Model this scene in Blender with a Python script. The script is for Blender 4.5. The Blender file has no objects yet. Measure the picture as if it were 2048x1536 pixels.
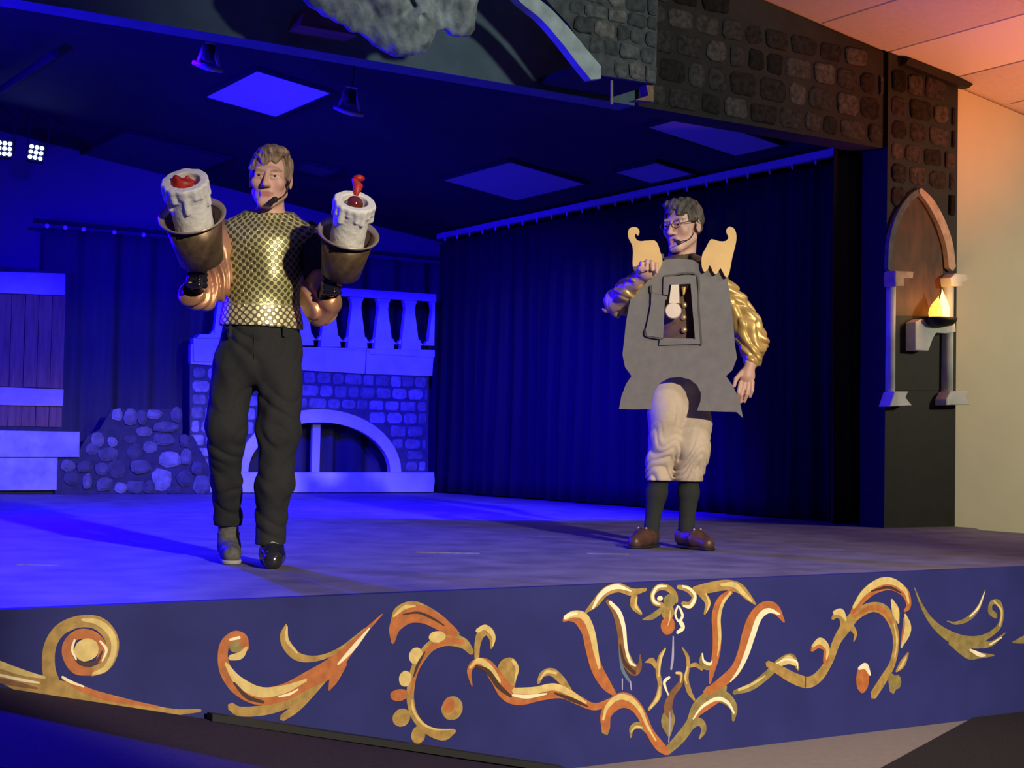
import bpy, bmesh, math, random
import numpy as np
from mathutils import Vector, Matrix
random.seed(7); rng = np.random.default_rng(7)
C = bpy.context.scene.collection
scene = bpy.context.scene
# ------------------------------------------------------------------ camera
FPX = 3000.0; CAMH = 0.51
YAW, PITCH, ROLL = math.radians(32.5), math.radians(2.3), math.radians(1.1)
FW = np.array([math.sin(YAW)*math.cos(PITCH), math.cos(YAW)*math.cos(PITCH), math.sin(PITCH)])
_r0 = np.array([math.cos(YAW), -math.sin(YAW), 0.0]); _u0 = np.cross(_r0, FW)
RT = _r0*math.cos(ROLL)+_u0*math.sin(ROLL); UP = -_r0*math.sin(ROLL)+_u0*math.cos(ROLL)
CAM = np.array([0.0, 0.0, CAMH])
cd = bpy.data.cameras.new('camera'); cam = bpy.data.objects.new('camera', cd); C.objects.link(cam)
cd.sensor_width = 36.0; cd.lens = FPX*36.0/2048.0; cd.clip_start = 0.05; cd.clip_end = 100
cam.matrix_world = Matrix(((RT[0], UP[0], -FW[0], CAM[0]), (RT[1], UP[1], -FW[1], CAM[1]),
                           (RT[2], UP[2], -FW[2], CAM[2]), (0, 0, 0, 1)))
scene.camera = cam
# ------------------------------------------------------------------ world, lights, exposure
scene.view_settings.view_transform = 'Standard'; scene.view_settings.look = 'None'
scene.view_settings.exposure = 0.0; scene.view_settings.gamma = 1.0
scene.view_settings.use_curve_mapping = False
w = bpy.data.worlds.new('dark_hall'); scene.world = w; w.use_nodes = True
w.node_tree.nodes['Background'].inputs[0].default_value = (0.35, 0.36, 0.45, 1)
w.node_tree.nodes['Background'].inputs[1].default_value = 0.012
BLUE = (0.008, 0.0, 1.0); WARM = (1.0, 0.86, 0.68)
def spot(name, loc, tgt, energy, col, size_deg, blend=0.4, radius=0.1):
    l = bpy.data.lights.new(name, 'SPOT'); l.energy = energy; l.color = col
    l.spot_size = math.radians(size_deg); l.spot_blend = blend; l.shadow_soft_size = radius
    o = bpy.data.objects.new(name, l); C.objects.link(o); o.location = loc
    o.rotation_euler = (Vector(tgt)-Vector(loc)).to_track_quat('-Z', 'Y').to_euler(); return o
def point(name, loc, energy, col, radius=0.1):
    l = bpy.data.lights.new(name, 'POINT'); l.energy = energy; l.color = col; l.shadow_soft_size = radius
    o = bpy.data.objects.new(name, l); C.objects.link(o); o.location = loc; return o
# warm front light hung in the house, aimed at the apron
spot('front_spot', (2.2, -4.5, 3.5), (3.45, 4.7, -0.16), 5000, WARM, 30, 0.36, 0.12)
spot('apron_fill', (3.9, 1.2, 3.5), (4.2, 4.9, 0.0), 330, (1.0, 0.9, 0.8), 42, 0.8, 0.2)  # added fill from an unseen source, greys the front of the stage floor
# warm wash on the plain wall beside the proscenium
spot('wall_wash', (10.4, 3.2, 2.2), (9.3, 7.2, 0.3), 430, (1.0, 0.92, 0.64), 85, 0.9, 0.25)
# dim house light reaching the header scenery
spot('header_fill', (5.4, 1.6, 3.2), (4.9, 7.1, 2.95), 520, (0.86, 0.97, 0.86), 54, 0.8, 0.15)
# orange lamp on the house ceiling side
spot('orange_uplight', (9.0, 4.4, 0.9), (8.2, 6.1, 3.1), 620, (1.0, 0.24, 0.06), 64, 0.9, 0.2)
# blue stage wash: pair of fixtures behind the header aimed upstage, flood in the left wing, back-left lamps
spot('blue_wash_a', (2.75, 8.1, 2.75), (5.2, 12.0, 0.2), 4200, BLUE, 85, 0.7, 0.1)
spot('blue_wash_b', (4.75, 8.2, 2.7), (6.4, 10.6, 0.0), 4600, BLUE, 80, 0.7, 0.1)
point('blue_wing_flood', (0.6, 9.2, 1.5), 1350, BLUE, 0.15)
spot('blue_back_lamp_a', (3.05, 12.6, 2.75), (2.0, 5.6, 0.0), 3600, BLUE, 60, 0.6, 0.08)
spot('blue_back_lamp_b', (3.35, 12.6, 2.75), (4.6, 7.6, 0.0), 450, BLUE, 60, 0.6, 0.08)

# ------------------------------------------------------------------ helpers
def ray(x, y): return FW + RT*(x-1024)/FPX + UP*(768-y)/FPX
def onZ(x, y, z): d = ray(x, y); return CAM + d*((z-CAMH)/d[2])
def onY(x, y, Y): d = ray(x, y); return CAM + d*(Y/d[1])
def onX(x, y, X): d = ray(x, y); return CAM + d*(X/d[0])
def pxm(p): return FPX/float((np.array(p)-CAM) @ FW)          # pixels per metre at a point
MATS = {}
def mat(name, col, rough=0.7, metal=0.0, var=0.0, vscale=8.0, bump=0.0, bscale=60.0, emit=None, estr=0.0,
        spec=0.4, stretch=None, col2=None, coat=0.0):
    if name in MATS: return MATS[name]
    m = bpy.data.materials.new(name); m.use_nodes = True; nt = m.node_tree; b = nt.nodes['Principled BSDF']
    b.inputs['Base Color'].default_value = (*col, 1); b.inputs['Roughness'].default_value = rough
    b.inputs['Metallic'].default_value = metal; b.inputs['Specular IOR Level'].default_value = spec
    if coat: b.inputs['Coat Weight'].default_value = coat
    tc = nt.nodes.new('ShaderNodeTexCoord'); vec = tc.outputs['Object']
    if stretch:
        mp = nt.nodes.new('ShaderNodeMapping'); mp.inputs['Scale'].default_value = stretch
        nt.links.new(vec, mp.inputs[0]); vec = mp.outputs[0]
    if var or col2:
        n = nt.nodes.new('ShaderNodeTexNoise'); n.inputs['Scale'].default_value = vscale; n.inputs['Detail'].default_value = 5
        nt.links.new(vec, n.inputs['Vector'])
        r = nt.nodes.new('ShaderNodeValToRGB'); r.color_ramp.elements[0].position = 0.32; r.color_ramp.elements[1].position = 0.68
        a = [max(0, c*(1-var)) for c in col]; bb = [min(1, c*(1+var)) for c in col] if col2 is None else col2
        r.color_ramp.elements[0].color = (*a, 1); r.color_ramp.elements[1].color = (*bb, 1)
        nt.links.new(n.outputs['Fac'], r.inputs[0]); nt.links.new(r.outputs[0], b.inputs['Base Color'])
    if bump:
        n2 = nt.nodes.new('ShaderNodeTexNoise'); n2.inputs['Scale'].default_value = bscale; n2.inputs['Detail'].default_value = 4
        nt.links.new(vec, n2.inputs['Vector'])
        bp = nt.nodes.new('ShaderNodeBump'); bp.inputs['Strength'].default_value = bump; bp.inputs['Distance'].default_value = 0.02
        nt.links.new(n2.outputs['Fac'], bp.inputs['Height']); nt.links.new(bp.outputs[0], b.inputs['Normal'])
    if emit:
        b.inputs['Emission Color'].default_value = (*emit, 1); b.inputs['Emission Strength'].default_value = estr
    MATS[name] = m; return m
def mesh_obj(name, verts, faces, m, parent=None, smooth=False):
    me = bpy.data.meshes.new(name); me.from_pydata([tuple(map(float, v)) for v in verts], [], faces); me.update()
    o = bpy.data.objects.new(name, me); C.objects.link(o)
    if m: me.materials.append(m)
    if smooth: me.polygons.foreach_set('use_smooth', [True]*len(me.polygons))
    if parent: o.parent = parent
    return o
def tag(o, label=None, cat=None, group=None, kind=None):
    if label: o['label'] = label
    if cat: o['category'] = cat
    if group: o['group'] = group
    if kind: o['kind'] = kind
    return o
def thing(name, label, cat, loc=(0, 0, 0), rotz=0.0, group=None):
    o = bpy.data.objects.new(name, None); C.objects.link(o); o.location = tuple(map(float, loc)); o.rotation_euler = (0, 0, rotz)
    o.empty_display_size = 0.1; return tag(o, label, cat, group)
def box_vf(x0, x1, y0, y1, z0, z1):
    v = [(x0, y0, z0), (x1, y0, z0), (x1, y1, z0), (x0, y1, z0), (x0, y0, z1), (x1, y0, z1), (x1, y1, z1), (x0, y1, z1)]
    return v, [(0, 3, 2, 1), (4, 5, 6, 7), (0, 1, 5, 4), (1, 2, 6, 5), (2, 3, 7, 6), (3, 0, 4, 7)]
def box(name, x0, x1, y0, y1, z0, z1, m, parent=None, kind=None):
    o = mesh_obj(name, *box_vf(x0, x1, y0, y1, z0, z1), m, parent)
    if kind: o['kind'] = kind
    return o
class MB:                                                     # collects shapes into one mesh
    def __init__(s): s.v = []; s.f = []
    def add(s, v, f): n = len(s.v); s.v += [tuple(p) for p in v]; s.f += [tuple(i+n for i in q) for q in f]; return s
    def box(s, *a): return s.add(*box_vf(*a))
    def build(s, name, m, parent=None, smooth=False): return mesh_obj(name, s.v, s.f, m, parent, smooth)
def prism_vf(poly, y0, y1, inset=0.0):
    """polygon of (x,z) extruded along Y; front is y0; inset bevels the front rim"""
    n = len(poly); P = np.array(poly, float); c = P.mean(0)
    fr = P if not inset else c + (P-c)*(1-inset/np.maximum(np.linalg.norm(P-c, axis=1), 1e-6))[:, None]
    v = [(p[0], y0, p[1]) for p in fr]; ym = y0 if not inset else y0+min(abs(inset)*0.6, abs(y1-y0)*0.5)
    f = []
    rings = [0]
    if inset: v += [(p[0], ym, p[1]) for p in P]; rings.append(n)
    v += [(p[0], y1, p[1]) for p in P]; rings.append(len(v)-n)
    area = 0.5*sum(P[i][0]*P[(i+1) % n][1]-P[(i+1) % n][0]*P[i][1] for i in range(n))
    ccw = area > 0
    f.append(tuple(range(n)) if ccw else tuple(reversed(range(n))))
    l = rings[-1]; f.append(tuple(reversed(range(l, l+n))) if ccw else tuple(range(l, l+n)))
    for a, b in zip(rings[:-1], rings[1:]):
        for i in range(n):
            j = (i+1) % n
            f.append((a+j, a+i, b+i, b+j) if ccw else (a+i, a+j, b+j, b+i))
    return v, f
def prism(name, poly, y0, y1, m, parent=None, inset=0.0, kind=None):
    o = mesh_obj(name, *prism_vf(poly, y0, y1, inset), m, parent)
    if kind: o['kind'] = kind
    return o
def catmull(pts, sub=8):
    P = [np.array(p, float) for p in pts]; out = []
    if len(P) < 3: sub = max(sub, 2)
    for i in range(len(P)-1):
        p0 = P[i-1] if i else 2*P[0]-P[1]; p1, p2 = P[i], P[i+1]; p3 = P[i+2] if i+2 < len(P) else 2*P[-1]-P[-2]
        for k in range(sub):
            t = k/sub
            out.append(0.5*(2*p1+(p2-p0)*t+(2*p0-5*p1+4*p2-p3)*t*t+(3*p1-p0-3*p2+p3)*t**3))
    out.append(P[-1]); return out
def ribbon_vf(pts, y0, y1, sub=6):
    """pts (x,z,width) -> flat band of that width standing between y0 (front) and y1 (back), rounded ends"""
    S = catmull(pts, sub); n = len(S); L, R = [], []
    for i, s in enumerate(S):
        a, b = S[max(i-1, 0)], S[min(i+1, n-1)]; d = b[:2]-a[:2]; d = d/(np.linalg.norm(d)+1e-9); nn = np.array([-d[1], d[0]])
        h = max(s[2], 0.001)/2; L.append(s[:2]+nn*h); R.append(s[:2]-nn*h)
    def cap(s, d, h): return [s[:2]+h*0.8*np.array(d)]
    d0 = S[0][:2]-S[1][:2]; d0 /= np.linalg.norm(d0)+1e-9; d1 = S[-1][:2]-S[-2][:2]; d1 /= np.linalg.norm(d1)+1e-9
    e0 = S[0][:2]+d0*max(S[0][2], .001)*0.4; e1 = S[-1][:2]+d1*max(S[-1][2], .001)*0.4
    v = []; f = []
    for y in (y0, y1):
        v += [(p[0], y, p[1]) for p in L]+[(p[0], y, p[1]) for p in R]+[(e0[0], y, e0[1]), (e1[0], y, e1[1])]
    o = 2*n+2
    for i in range(n-1):
        f.append((i, n+i, n+i+1, i+1)); f.append((o+i, o+i+1, o+n+i+1, o+n+i))
        f.append((i, i+1, o+i+1, o+i)); f.append((n+i+1, n+i, o+n+i, o+n+i+1))
    f += [(2*n, n, 0), (n-1, 2*n-1, 2*n+1), (o+2*n, o, o+n), (o+n-1, o+2*n+1, o+2*n-1)]
    f += [(2*n, 0, o, o+2*n), (n, 2*n, o+2*n, o+n), (n-1, 2*n+1, o+2*n+1, o+n-1), (2*n+1, 2*n-1, o+2*n-1, o+2*n+1)]
    return v, f
def disc_poly(cx, cz, rx, rz, n=20, rot=0.0, jit=0.0):
    out = []
    for i in range(n):
        a = 2*math.pi*i/n; k = 1+jit*(random.random()-.5)
        x, z = rx*math.cos(a)*k, rz*math.sin(a)*k
        out.append((cx+x*math.cos(rot)-z*math.sin(rot), cz+x*math.sin(rot)+z*math.cos(rot)))
    return out
def frame_of(d):
    d = np.array(d, float); d /= np.linalg.norm(d); a = np.array([0, 0, 1.]) if abs(d[2]) < .9 else np.array([1., 0, 0])
    u = np.cross(a, d); u /= np.linalg.norm(u); return u, np.cross(d, u), d
def tube_vf(pts, r, n=10, cap=True):
    """tube along points; r a number or list"""
    P = [np.array(p, float) for p in pts]; k = len(P); rr = r if hasattr(r, '__len__') else [r]*k; v = []; f = []
    u0 = None
    for i, p in enumerate(P):
        d = P[min(i+1, k-1)]-P[max(i-1, 0)]; d /= np.linalg.norm(d)+1e-12
        if u0 is None: u0, _, _ = frame_of(d)
        u = u0-d*(u0 @ d); u /= np.linalg.norm(u)+1e-12; u0 = u; w_ = np.cross(d, u)
        for j in range(n):
            a = 2*math.pi*j/n; v.append(p+rr[i]*(u*math.cos(a)+w_*math.sin(a)))
    for i in range(k-1):
        for j in range(n):
            j2 = (j+1) % n; f.append((i*n+j, i*n+j2, (i+1)*n+j2, (i+1)*n+j))
    if cap: f.append(tuple(reversed(range(n)))); f.append(tuple(range((k-1)*n, k*n)))
    return v, f
def lathe_vf(o, axis, prof, n=32, cap=True):
    """prof list of (r, t) along axis from o"""
    u, w_, d = frame_of(axis); o = np.array(o, float); v = []; f = []
    for (r, t) in prof:
        for j in range(n):
            a = 2*math.pi*j/n; v.append(o+d*t+r*(u*math.cos(a)+w_*math.sin(a)))
    for i in range(len(prof)-1):
        for j in range(n):
            j2 = (j+1) % n; f.append((i*n+j, i*n+j2, (i+1)*n+j2, (i+1)*n+j))
    if cap: f.append(tuple(reversed(range(n)))); k = len(prof); f.append(tuple(range((k-1)*n, k*n)))
    return v, f
def sphere_vf(c, r, n=12, m=8):
    r = np.array(r if hasattr(r, '__len__') else [r]*3, float); c = np.array(c, float); v = [c+r*(0, 0, 1)]; f = []
    for i in range(1, m):
        t = math.pi*i/m
        for j in range(n):
            a = 2*math.pi*j/n; v.append(c+r*np.array([math.sin(t)*math.cos(a), math.sin(t)*math.sin(a), math.cos(t)]))
    v.append(c-r*np.array([0, 0, 1])); e = len(v)-1
    for j in range(n):
        j2 = (j+1) % n; f.append((0, 1+j, 1+j2)); f.append((e, e-n+j2, e-n+j))
        for i in range(m-2): a = 1+i*n; f.append((a+j, a+n+j, a+n+j2, a+j2))
    return v, f
# ---- signed-distance sculpting, surfaced with naive surface nets
class Sculpt:
    def __init__(s, lo, hi, vox):
        s.lo = np.array(lo, float); s.vox = vox; s.n = np.ceil((np.array(hi)-s.lo)/vox).astype(int)+1
        s.F = np.full(s.n, 1.0, np.float32)
    def _sl(s, lo, hi):
        a = np.clip(np.floor((np.array(lo)-s.lo)/s.vox).astype(int), 0, s.n); b = np.clip(np.ceil((np.array(hi)-s.lo)/s.vox).astype(int)+1, 0, s.n)
        if np.any(b <= a): return None, None
        ax = [(np.arange(a[i], b[i])*s.vox+s.lo[i]).astype(np.float32) for i in range(3)]
        return (slice(a[0], b[0]), slice(a[1], b[1]), slice(a[2], b[2])), np.meshgrid(*ax, indexing='ij', sparse=True)
    def _merge(s, sl, d, k, sub):
        A = s.F[sl]
        if sub:
            B = -d; h = np.clip(0.5+0.5*(B-A)/k, 0, 1) if k else None
            s.F[sl] = np.maximum(A, B) if not k else A+(B-A)*h+k*h*(1-h)
        else:
            h = np.clip(0.5+0.5*(A-d)/k, 0, 1) if k else None
            s.F[sl] = np.minimum(A, d) if not k else A+(d-A)*h-k*h*(1-h)
    def cap(s, a, b, ra, rb=None, k=0.01, sub=False, sq=None):
        a = np.array(a, float); b = np.array(b, float); rb = ra if rb is None else rb; m = max(ra, rb)+2*k+4*s.vox
        if sub: m = max(ra, rb)+2*k+4*s.vox
        sl, G = s._sl(np.minimum(a, b)-m, np.maximum(a, b)+m)
        if sl is None: return s
        X, Y, Z = G; ba = b-a; L = max(ba @ ba, 1e-9)
        t = np.clip(((X-a[0])*ba[0]+(Y-a[1])*ba[1]+(Z-a[2])*ba[2])/L, 0, 1)
        d = np.sqrt((X-a[0]-t*ba[0])**2+(Y-a[1]-t*ba[1])**2+(Z-a[2]-t*ba[2])**2)-(ra+(rb-ra)*t)
        s._merge(sl, d.astype(np.float32), k, sub); return s
    def chain(s, pts, k=0.01):
        for (a, ra), (b, rb) in zip(pts[:-1], pts[1:]): s.cap(a, b, ra, rb, k)
        return s
    def ell(s, c, r, k=0.01, sub=False, M=None):
        """ellipsoid; M columns are its axes"""
        c = np.array(c, float); r = np.array(r, float); m = r.max()+2*k+4*s.vox
        sl, G = s._sl(c-m, c+m)
        if sl is None: return s
        X, Y, Z = [g-c[i] for i, g in enumerate(G)]
        if M is not None:
            M = np.array(M); X, Y, Z = [X*M[0, i]+Y*M[1, i]+Z*M[2, i] for i in range(3)]
        k0 = np.sqrt((X/r[0])**2+(Y/r[1])**2+(Z/r[2])**2); k1 = np.sqrt((X/r[0]**2)**2+(Y/r[1]**2)**2+(Z/r[2]**2)**2)
        d = k0*(k0-1)/np.maximum(k1, 1e-6)
        s._merge(sl, d.astype(np.float32), k, sub); return s
    def cut(s, p, nrm):                                        # keep the side away from nrm
        p = np.array(p, float); nrm = np.array(nrm, float); nrm /= np.linalg.norm(nrm)
        sl, (X, Y, Z) = s._sl(s.lo, s.lo+s.n*s.vox)
        s.F = np.maximum(s.F, ((X-p[0])*nrm[0]+(Y-p[1])*nrm[1]+(Z-p[2])*nrm[2]).astype(np.float32)); return s
    def disp(s, fn):
        sl, (X, Y, Z) = s._sl(s.lo, s.lo+s.n*s.vox); s.F = s.F+fn(X, Y, Z).astype(np.float32); return s
    def mesh(s):
        F = np.pad(s.F, 1, constant_values=1.0); ins = F < 0; n = np.array(F.shape)
        c = [(i, j, k) for i in (0, 1) for j in (0, 1) for k in (0, 1)]
        sub = lambda A, o: A[o[0]:n[0]-1+o[0], o[1]:n[1]-1+o[1], o[2]:n[2]-1+o[2]]
        cnt = sum(sub(ins, o).astype(np.uint8) for o in c); act = (cnt > 0) & (cnt < 8)
        idx = np.argwhere(act); vid = np.full(act.shape, -1, np.int64); vid[tuple(idx.T)] = np.arange(len(idx))
        acc = np.zeros((len(idx), 3)); num = np.zeros(len(idx))
        val = {o: F[idx[:, 0]+o[0], idx[:, 1]+o[1], idx[:, 2]+o[2]] for o in c}
        for a in c:
            for ax in range(3):
                if a[ax]: continue
                b = list(a); b[ax] = 1; b = tuple(b); va, vb = val[a], val[b]; m = (va < 0) != (vb < 0)
                t = np.where(m, va/np.where(m, va-vb, 1), 0); p = np.tile(np.array(a, float), (len(idx), 1)); p[:, ax] += t
                acc[m] += p[m]; num[m] += 1
        V = (idx+acc/num[:, None]-1)*s.vox+s.lo; Q = []
        for ax in range(3):
            o = [0, 0, 0]; o[ax] = 1
            A = ins[1:-1, 1:-1, 1:-1]; sh = [slice(1, -1)]*3; sh[ax] = slice(2, None); B = ins[tuple(sh)]
            e = np.argwhere(A != B)+1; flip = ins[tuple(e.T)]
            u, v_ = [(1, 2), (2, 0), (0, 1)][ax]; eu = np.zeros(3, int); eu[u] = 1; ev = np.zeros(3, int); ev[v_] = 1
            g = lambda q: vid[tuple(q.T)]
            q = np.stack([g(e-eu-ev), g(e-ev), g(e), g(e-eu)], 1); q[~flip] = q[~flip][:, ::-1]; Q.append(q[(q >= 0).all(1)])
        return V, np.concatenate(Q)
    def build(s, name, m, parent=None, color=None, uv=None, smooth_it=1):
        V, Q = s.mesh()
        me = bpy.data.meshes.new(name); me.vertices.add(len(V)); me.vertices.foreach_set('co', V.astype(np.float32).ravel())
        me.loops.add(len(Q)*4); me.loops.foreach_set('vertex_index', Q.astype(np.int32).ravel())
        me.polygons.add(len(Q)); me.polygons.foreach_set('loop_start', np.arange(0, len(Q)*4, 4, dtype=np.int32))
        me.update(calc_edges=True); me.validate(); me.polygons.foreach_set('use_smooth', np.ones(len(me.polygons), bool))
        if color is not None:
            a = me.color_attributes.new('tint', 'FLOAT_COLOR', 'POINT'); c = color(V); a.data.foreach_set('color', np.concatenate([c, np.ones((len(c), 1))], 1).astype(np.float32).ravel())
        if uv is not None:
            l = me.uv_layers.new(name='wrap'); U = uv(V)[Q.ravel()]; l.data.foreach_set('uv', U.astype(np.float32).ravel())
        me.materials.append(m); o = bpy.data.objects.new(name, me); C.objects.link(o)
        if parent: o.parent = parent
        return o
# ------------------------------------------------------------------ materials of the place
M_stage = mat('stage_floor_paint', (0.15, 0.137, 0.14), 0.62, var=0.3, vscale=4.5, bump=0.06, bscale=140, spec=0.35)
M_house = mat('tan_floor', (0.27, 0.215, 0.18), 0.8, var=0.06, vscale=30)
M_floorshade = mat('dark_floor_shade', (0.035, 0.028, 0.028), 0.95, var=0.3, vscale=120, bump=0.2, bscale=300, spec=0.1)  # floor shadow put into a dark colour
M_navy = mat('navy_paint', (0.027, 0.030, 0.140), 0.7, var=0.10, vscale=5, spec=0.1)
M_ramp = mat('ramp_carpet', (0.035, 0.024, 0.045), 0.95, var=0.25, vscale=90, bump=0.15, bscale=260, spec=0.15)
M_black = mat('black_rubber', (0.012, 0.012, 0.012), 0.7)
M_blackpaint = mat('black_paint', (0.011, 0.012, 0.010), 0.6, var=0.2, vscale=14, spec=0.3)
M_cream = mat('cream_wall', (0.55, 0.54, 0.40), 0.75, var=0.03, vscale=3, bump=0.03, bscale=90)
M_ceil = mat('house_ceiling_tile', (0.62, 0.60, 0.62), 0.85, var=0.04, vscale=25, bump=0.1, bscale=200)
M_stceil = mat('stage_ceiling_paint', (0.009, 0.009, 0.012), 0.9, var=0.3, vscale=3)
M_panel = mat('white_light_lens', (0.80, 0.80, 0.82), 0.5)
M_panel2 = mat('dimmed_light_lens', (0.30, 0.30, 0.30), 0.5); M_panel3 = mat('faint_light_lens', (0.045, 0.045, 0.05), 0.6)  # greyer copies of the lens; weaker light is put into their colour
M_slate = mat('slate_blue_paint', (0.075, 0.112, 0.135), 0.8, var=0.14, vscale=7)
M_headblack = mat('header_dark_paint', (0.012, 0.011, 0.010), 0.8, var=0.3, vscale=9)
M_stoneA = [mat('dark_stone_%d' % i, c, 0.95, var=0.45, vscale=30, bump=0.1, bscale=50, spec=0.1) for i, c in
            enumerate([(0.032, 0.029, 0.028), (0.044, 0.040, 0.038), (0.019, 0.017, 0.016), (0.058, 0.053, 0.050), (0.012, 0.011, 0.011)])]
M_stoneB = [mat('grey_block_%d' % i, c, 0.85, var=0.45, vscale=26, bump=0.3, bscale=40) for i, c in
            enumerate([(0.055, 0.06, 0.057), (0.085, 0.088, 0.08), (0.038, 0.042, 0.04), (0.12, 0.112, 0.098)])]
M_stoneC = [mat('painted_brick_%d' % i, c, 0.85, var=0.3, vscale=20, bump=0.2, bscale=40) for i, c in
            enumerate([(0.15, 0.15, 0.16), (0.10, 0.10, 0.11), (0.20, 0.20, 0.21), (0.125, 0.125, 0.13)])]
M_stoneD = [mat('rock_%d' % i, c, 0.9, var=0.3, vscale=16, bump=0.3, bscale=30) for i, c in
            enumerate([(0.065, 0.065, 0.07), (0.095, 0.095, 0.095), (0.04, 0.04, 0.044), (0.14, 0.14, 0.145)])]
M_mortar = mat('dark_mortar', (0.045, 0.045, 0.055), 0.9, var=0.25, vscale=12)
M_rockback = mat('rock_backing', (0.025, 0.025, 0.03), 0.9, var=0.3, vscale=12)
M_palestone = mat('pale_stone_paint', (0.38, 0.39, 0.42), 0.8, var=0.12, vscale=5)
M_block = mat('mottled_block_paint', (0.22, 0.22, 0.25), 0.85, var=0.25, vscale=7)
M_archpale = mat('pale_arch_paint', (0.36, 0.42, 0.39), 0.8, var=0.2, vscale=12)
M_curtain = mat('black_drape', (0.010, 0.0095, 0.012), 0.85, var=0.15, vscale=30, stretch=(1, 1, 0.05), spec=0.2)
M_curtain2 = mat('dark_blue_drape', (0.028, 0.028, 0.038), 0.9, var=0.15, vscale=30, stretch=(1, 1, 0.05), spec=0.2)
M_metal = mat('grey_metal', (0.35, 0.35, 0.38), 0.45, metal=0.3)
M_backwall = mat('backstage_wall', (0.09, 0.09, 0.10), 0.85, var=0.05, vscale=2)
M_wood = mat('brown_plank_paint', (0.11, 0.05, 0.035), 0.7, var=0.3, vscale=14, stretch=(3, 3, 0.3))
M_beam = mat('pale_beam_paint', (0.28, 0.25, 0.32), 0.8, var=0.12, vscale=9)

# ------------------------------------------------------------------ the setting
YF, YP, YB = 4.5, 7.15, 13.3
def zc(X): return 3.11+0.145*(8.2-X) if X > 3.6 else 3.777-0.145*(3.6-X)       # gabled house ceiling
def zs(X): return 3.30-0.13*(X-3.15)                                           # stage ceiling
box('floor', -5, 13.5, -7.0, 7.6, -0.80, -0.66, M_house, kind='structure')
# dark slab stands in for a shadow on the tan floor, right of a diagonal edge
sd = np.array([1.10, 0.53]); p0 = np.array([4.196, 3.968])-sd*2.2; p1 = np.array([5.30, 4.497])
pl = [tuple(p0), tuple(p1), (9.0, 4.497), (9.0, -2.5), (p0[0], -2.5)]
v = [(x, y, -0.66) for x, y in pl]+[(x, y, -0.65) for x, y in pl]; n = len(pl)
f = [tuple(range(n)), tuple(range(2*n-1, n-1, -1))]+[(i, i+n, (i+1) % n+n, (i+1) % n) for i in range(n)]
o = mesh_obj('floor_shade', v, f, M_floorshade); tag(o, kind='structure')
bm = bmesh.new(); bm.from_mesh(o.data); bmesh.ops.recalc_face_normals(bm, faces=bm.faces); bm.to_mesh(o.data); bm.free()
# stage platform
pl = [(-2.5, YF+.04), (8.02, YF+.04), (8.02, 6.75), (8.19, 6.95), (8.19, 7.35), (9.0, 7.35), (9.0, 14.4), (-2.5, 14.4)]
v = [(x, y, 0.0) for x, y in pl]+[(x, y, -0.66) for x, y in pl]; n = len(pl)
f = [tuple(range(n)), tuple(range(2*n-1, n-1, -1))]+[(i, i+n, (i+1) % n+n, (i+1) % n) for i in range(n)]
tag(mesh_obj('floor_stage', v, f, M_stage), kind='structure')
front = box('wall_stage_front', -2.5, 8.02, YF, YF+.04, -0.66, 0.0, M_navy, kind='structure')
# proscenium header, pillar, plain wall, ceilings, back and side walls
xs = [-2.5, 3.6, 5.5]
prism('wall_header', [(-2.5, 2.565), (5.5, 2.565), (5.5, zc(5.5)), (3.6, zc(3.6)), (-2.5, zc(-2.5))], YP+.04, YP+.2, M_slate, kind='structure')
fascia = prism('wall_header_stonework', [(5.42, 2.555), (7.5, 2.555), (7.5, zc(7.5)), (5.42, zc(5.42))], YP, YP+.2, M_headblack, kind='structure')
prism('wall_right', [(8.19, -0.66), (13.5, -0.66), (13.5, zc(13.5)), (8.19, zc(8.19))], YP+.06, YP+.2, M_cream, kind='structure')
# house ceiling: sloping backing with separate tiles
def slab(name, X0, X1, Y0, Y1, zf, th, m, parent=None, kind=None, drop=0.0):
    v = [(X0, Y0, zf(X0)-drop), (X1, Y0, zf(X1)-drop), (X1, Y1, zf(X1)-drop), (X0, Y1, zf(X0)-drop)]
    v += [(a, b, c+th) for a, b, c in v]
    o = mesh_obj(name, v, [(0, 3, 2, 1), (4, 5, 6, 7), (0, 1, 5, 4), (1, 2, 6, 5), (2, 3, 7, 6), (3, 0, 4, 7)], m, parent)
    if kind: o['kind'] = kind
    return o
ceil = slab('ceiling', 3.6, 13.5, -7, YP+.2, zc, 0.05, M_ceil, kind='structure', drop=-0.012)
slab('ceiling_left', -5, 3.6, -7, YP+.2, zc, 0.05, M_ceil, kind='structure', drop=-0.012)
for i in range(5):
    for j in range(3):
        X0 = 6.27+i*0.62; Y1 = 7.13-j*1.23
        slab('ceiling_tile', X0+.008, X0+.61, Y1-1.215, Y1, zc, 0.012, M_panel if (i, j) in ((2, 0), (4, 1)) else M_ceil, ceil)
stc = slab('ceiling_stage', -2.5, 9.0, YP+.2, 14.4, zs, 0.05, M_stceil, kind='structure')
box('wall_back', -2.5, 9.0, 14.0, 14.2, 0, 4.2, M_backwall, kind='structure')
box('wall_wing_left', -2.5, -2.4, YP, 14.2, 0, 4.2, M_curtain, kind='structure')
box('wall_wing_right', 8.6, 8.7, YP+.2, 14.2, 0, 3.3, M_curtain, kind='structure')
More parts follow.
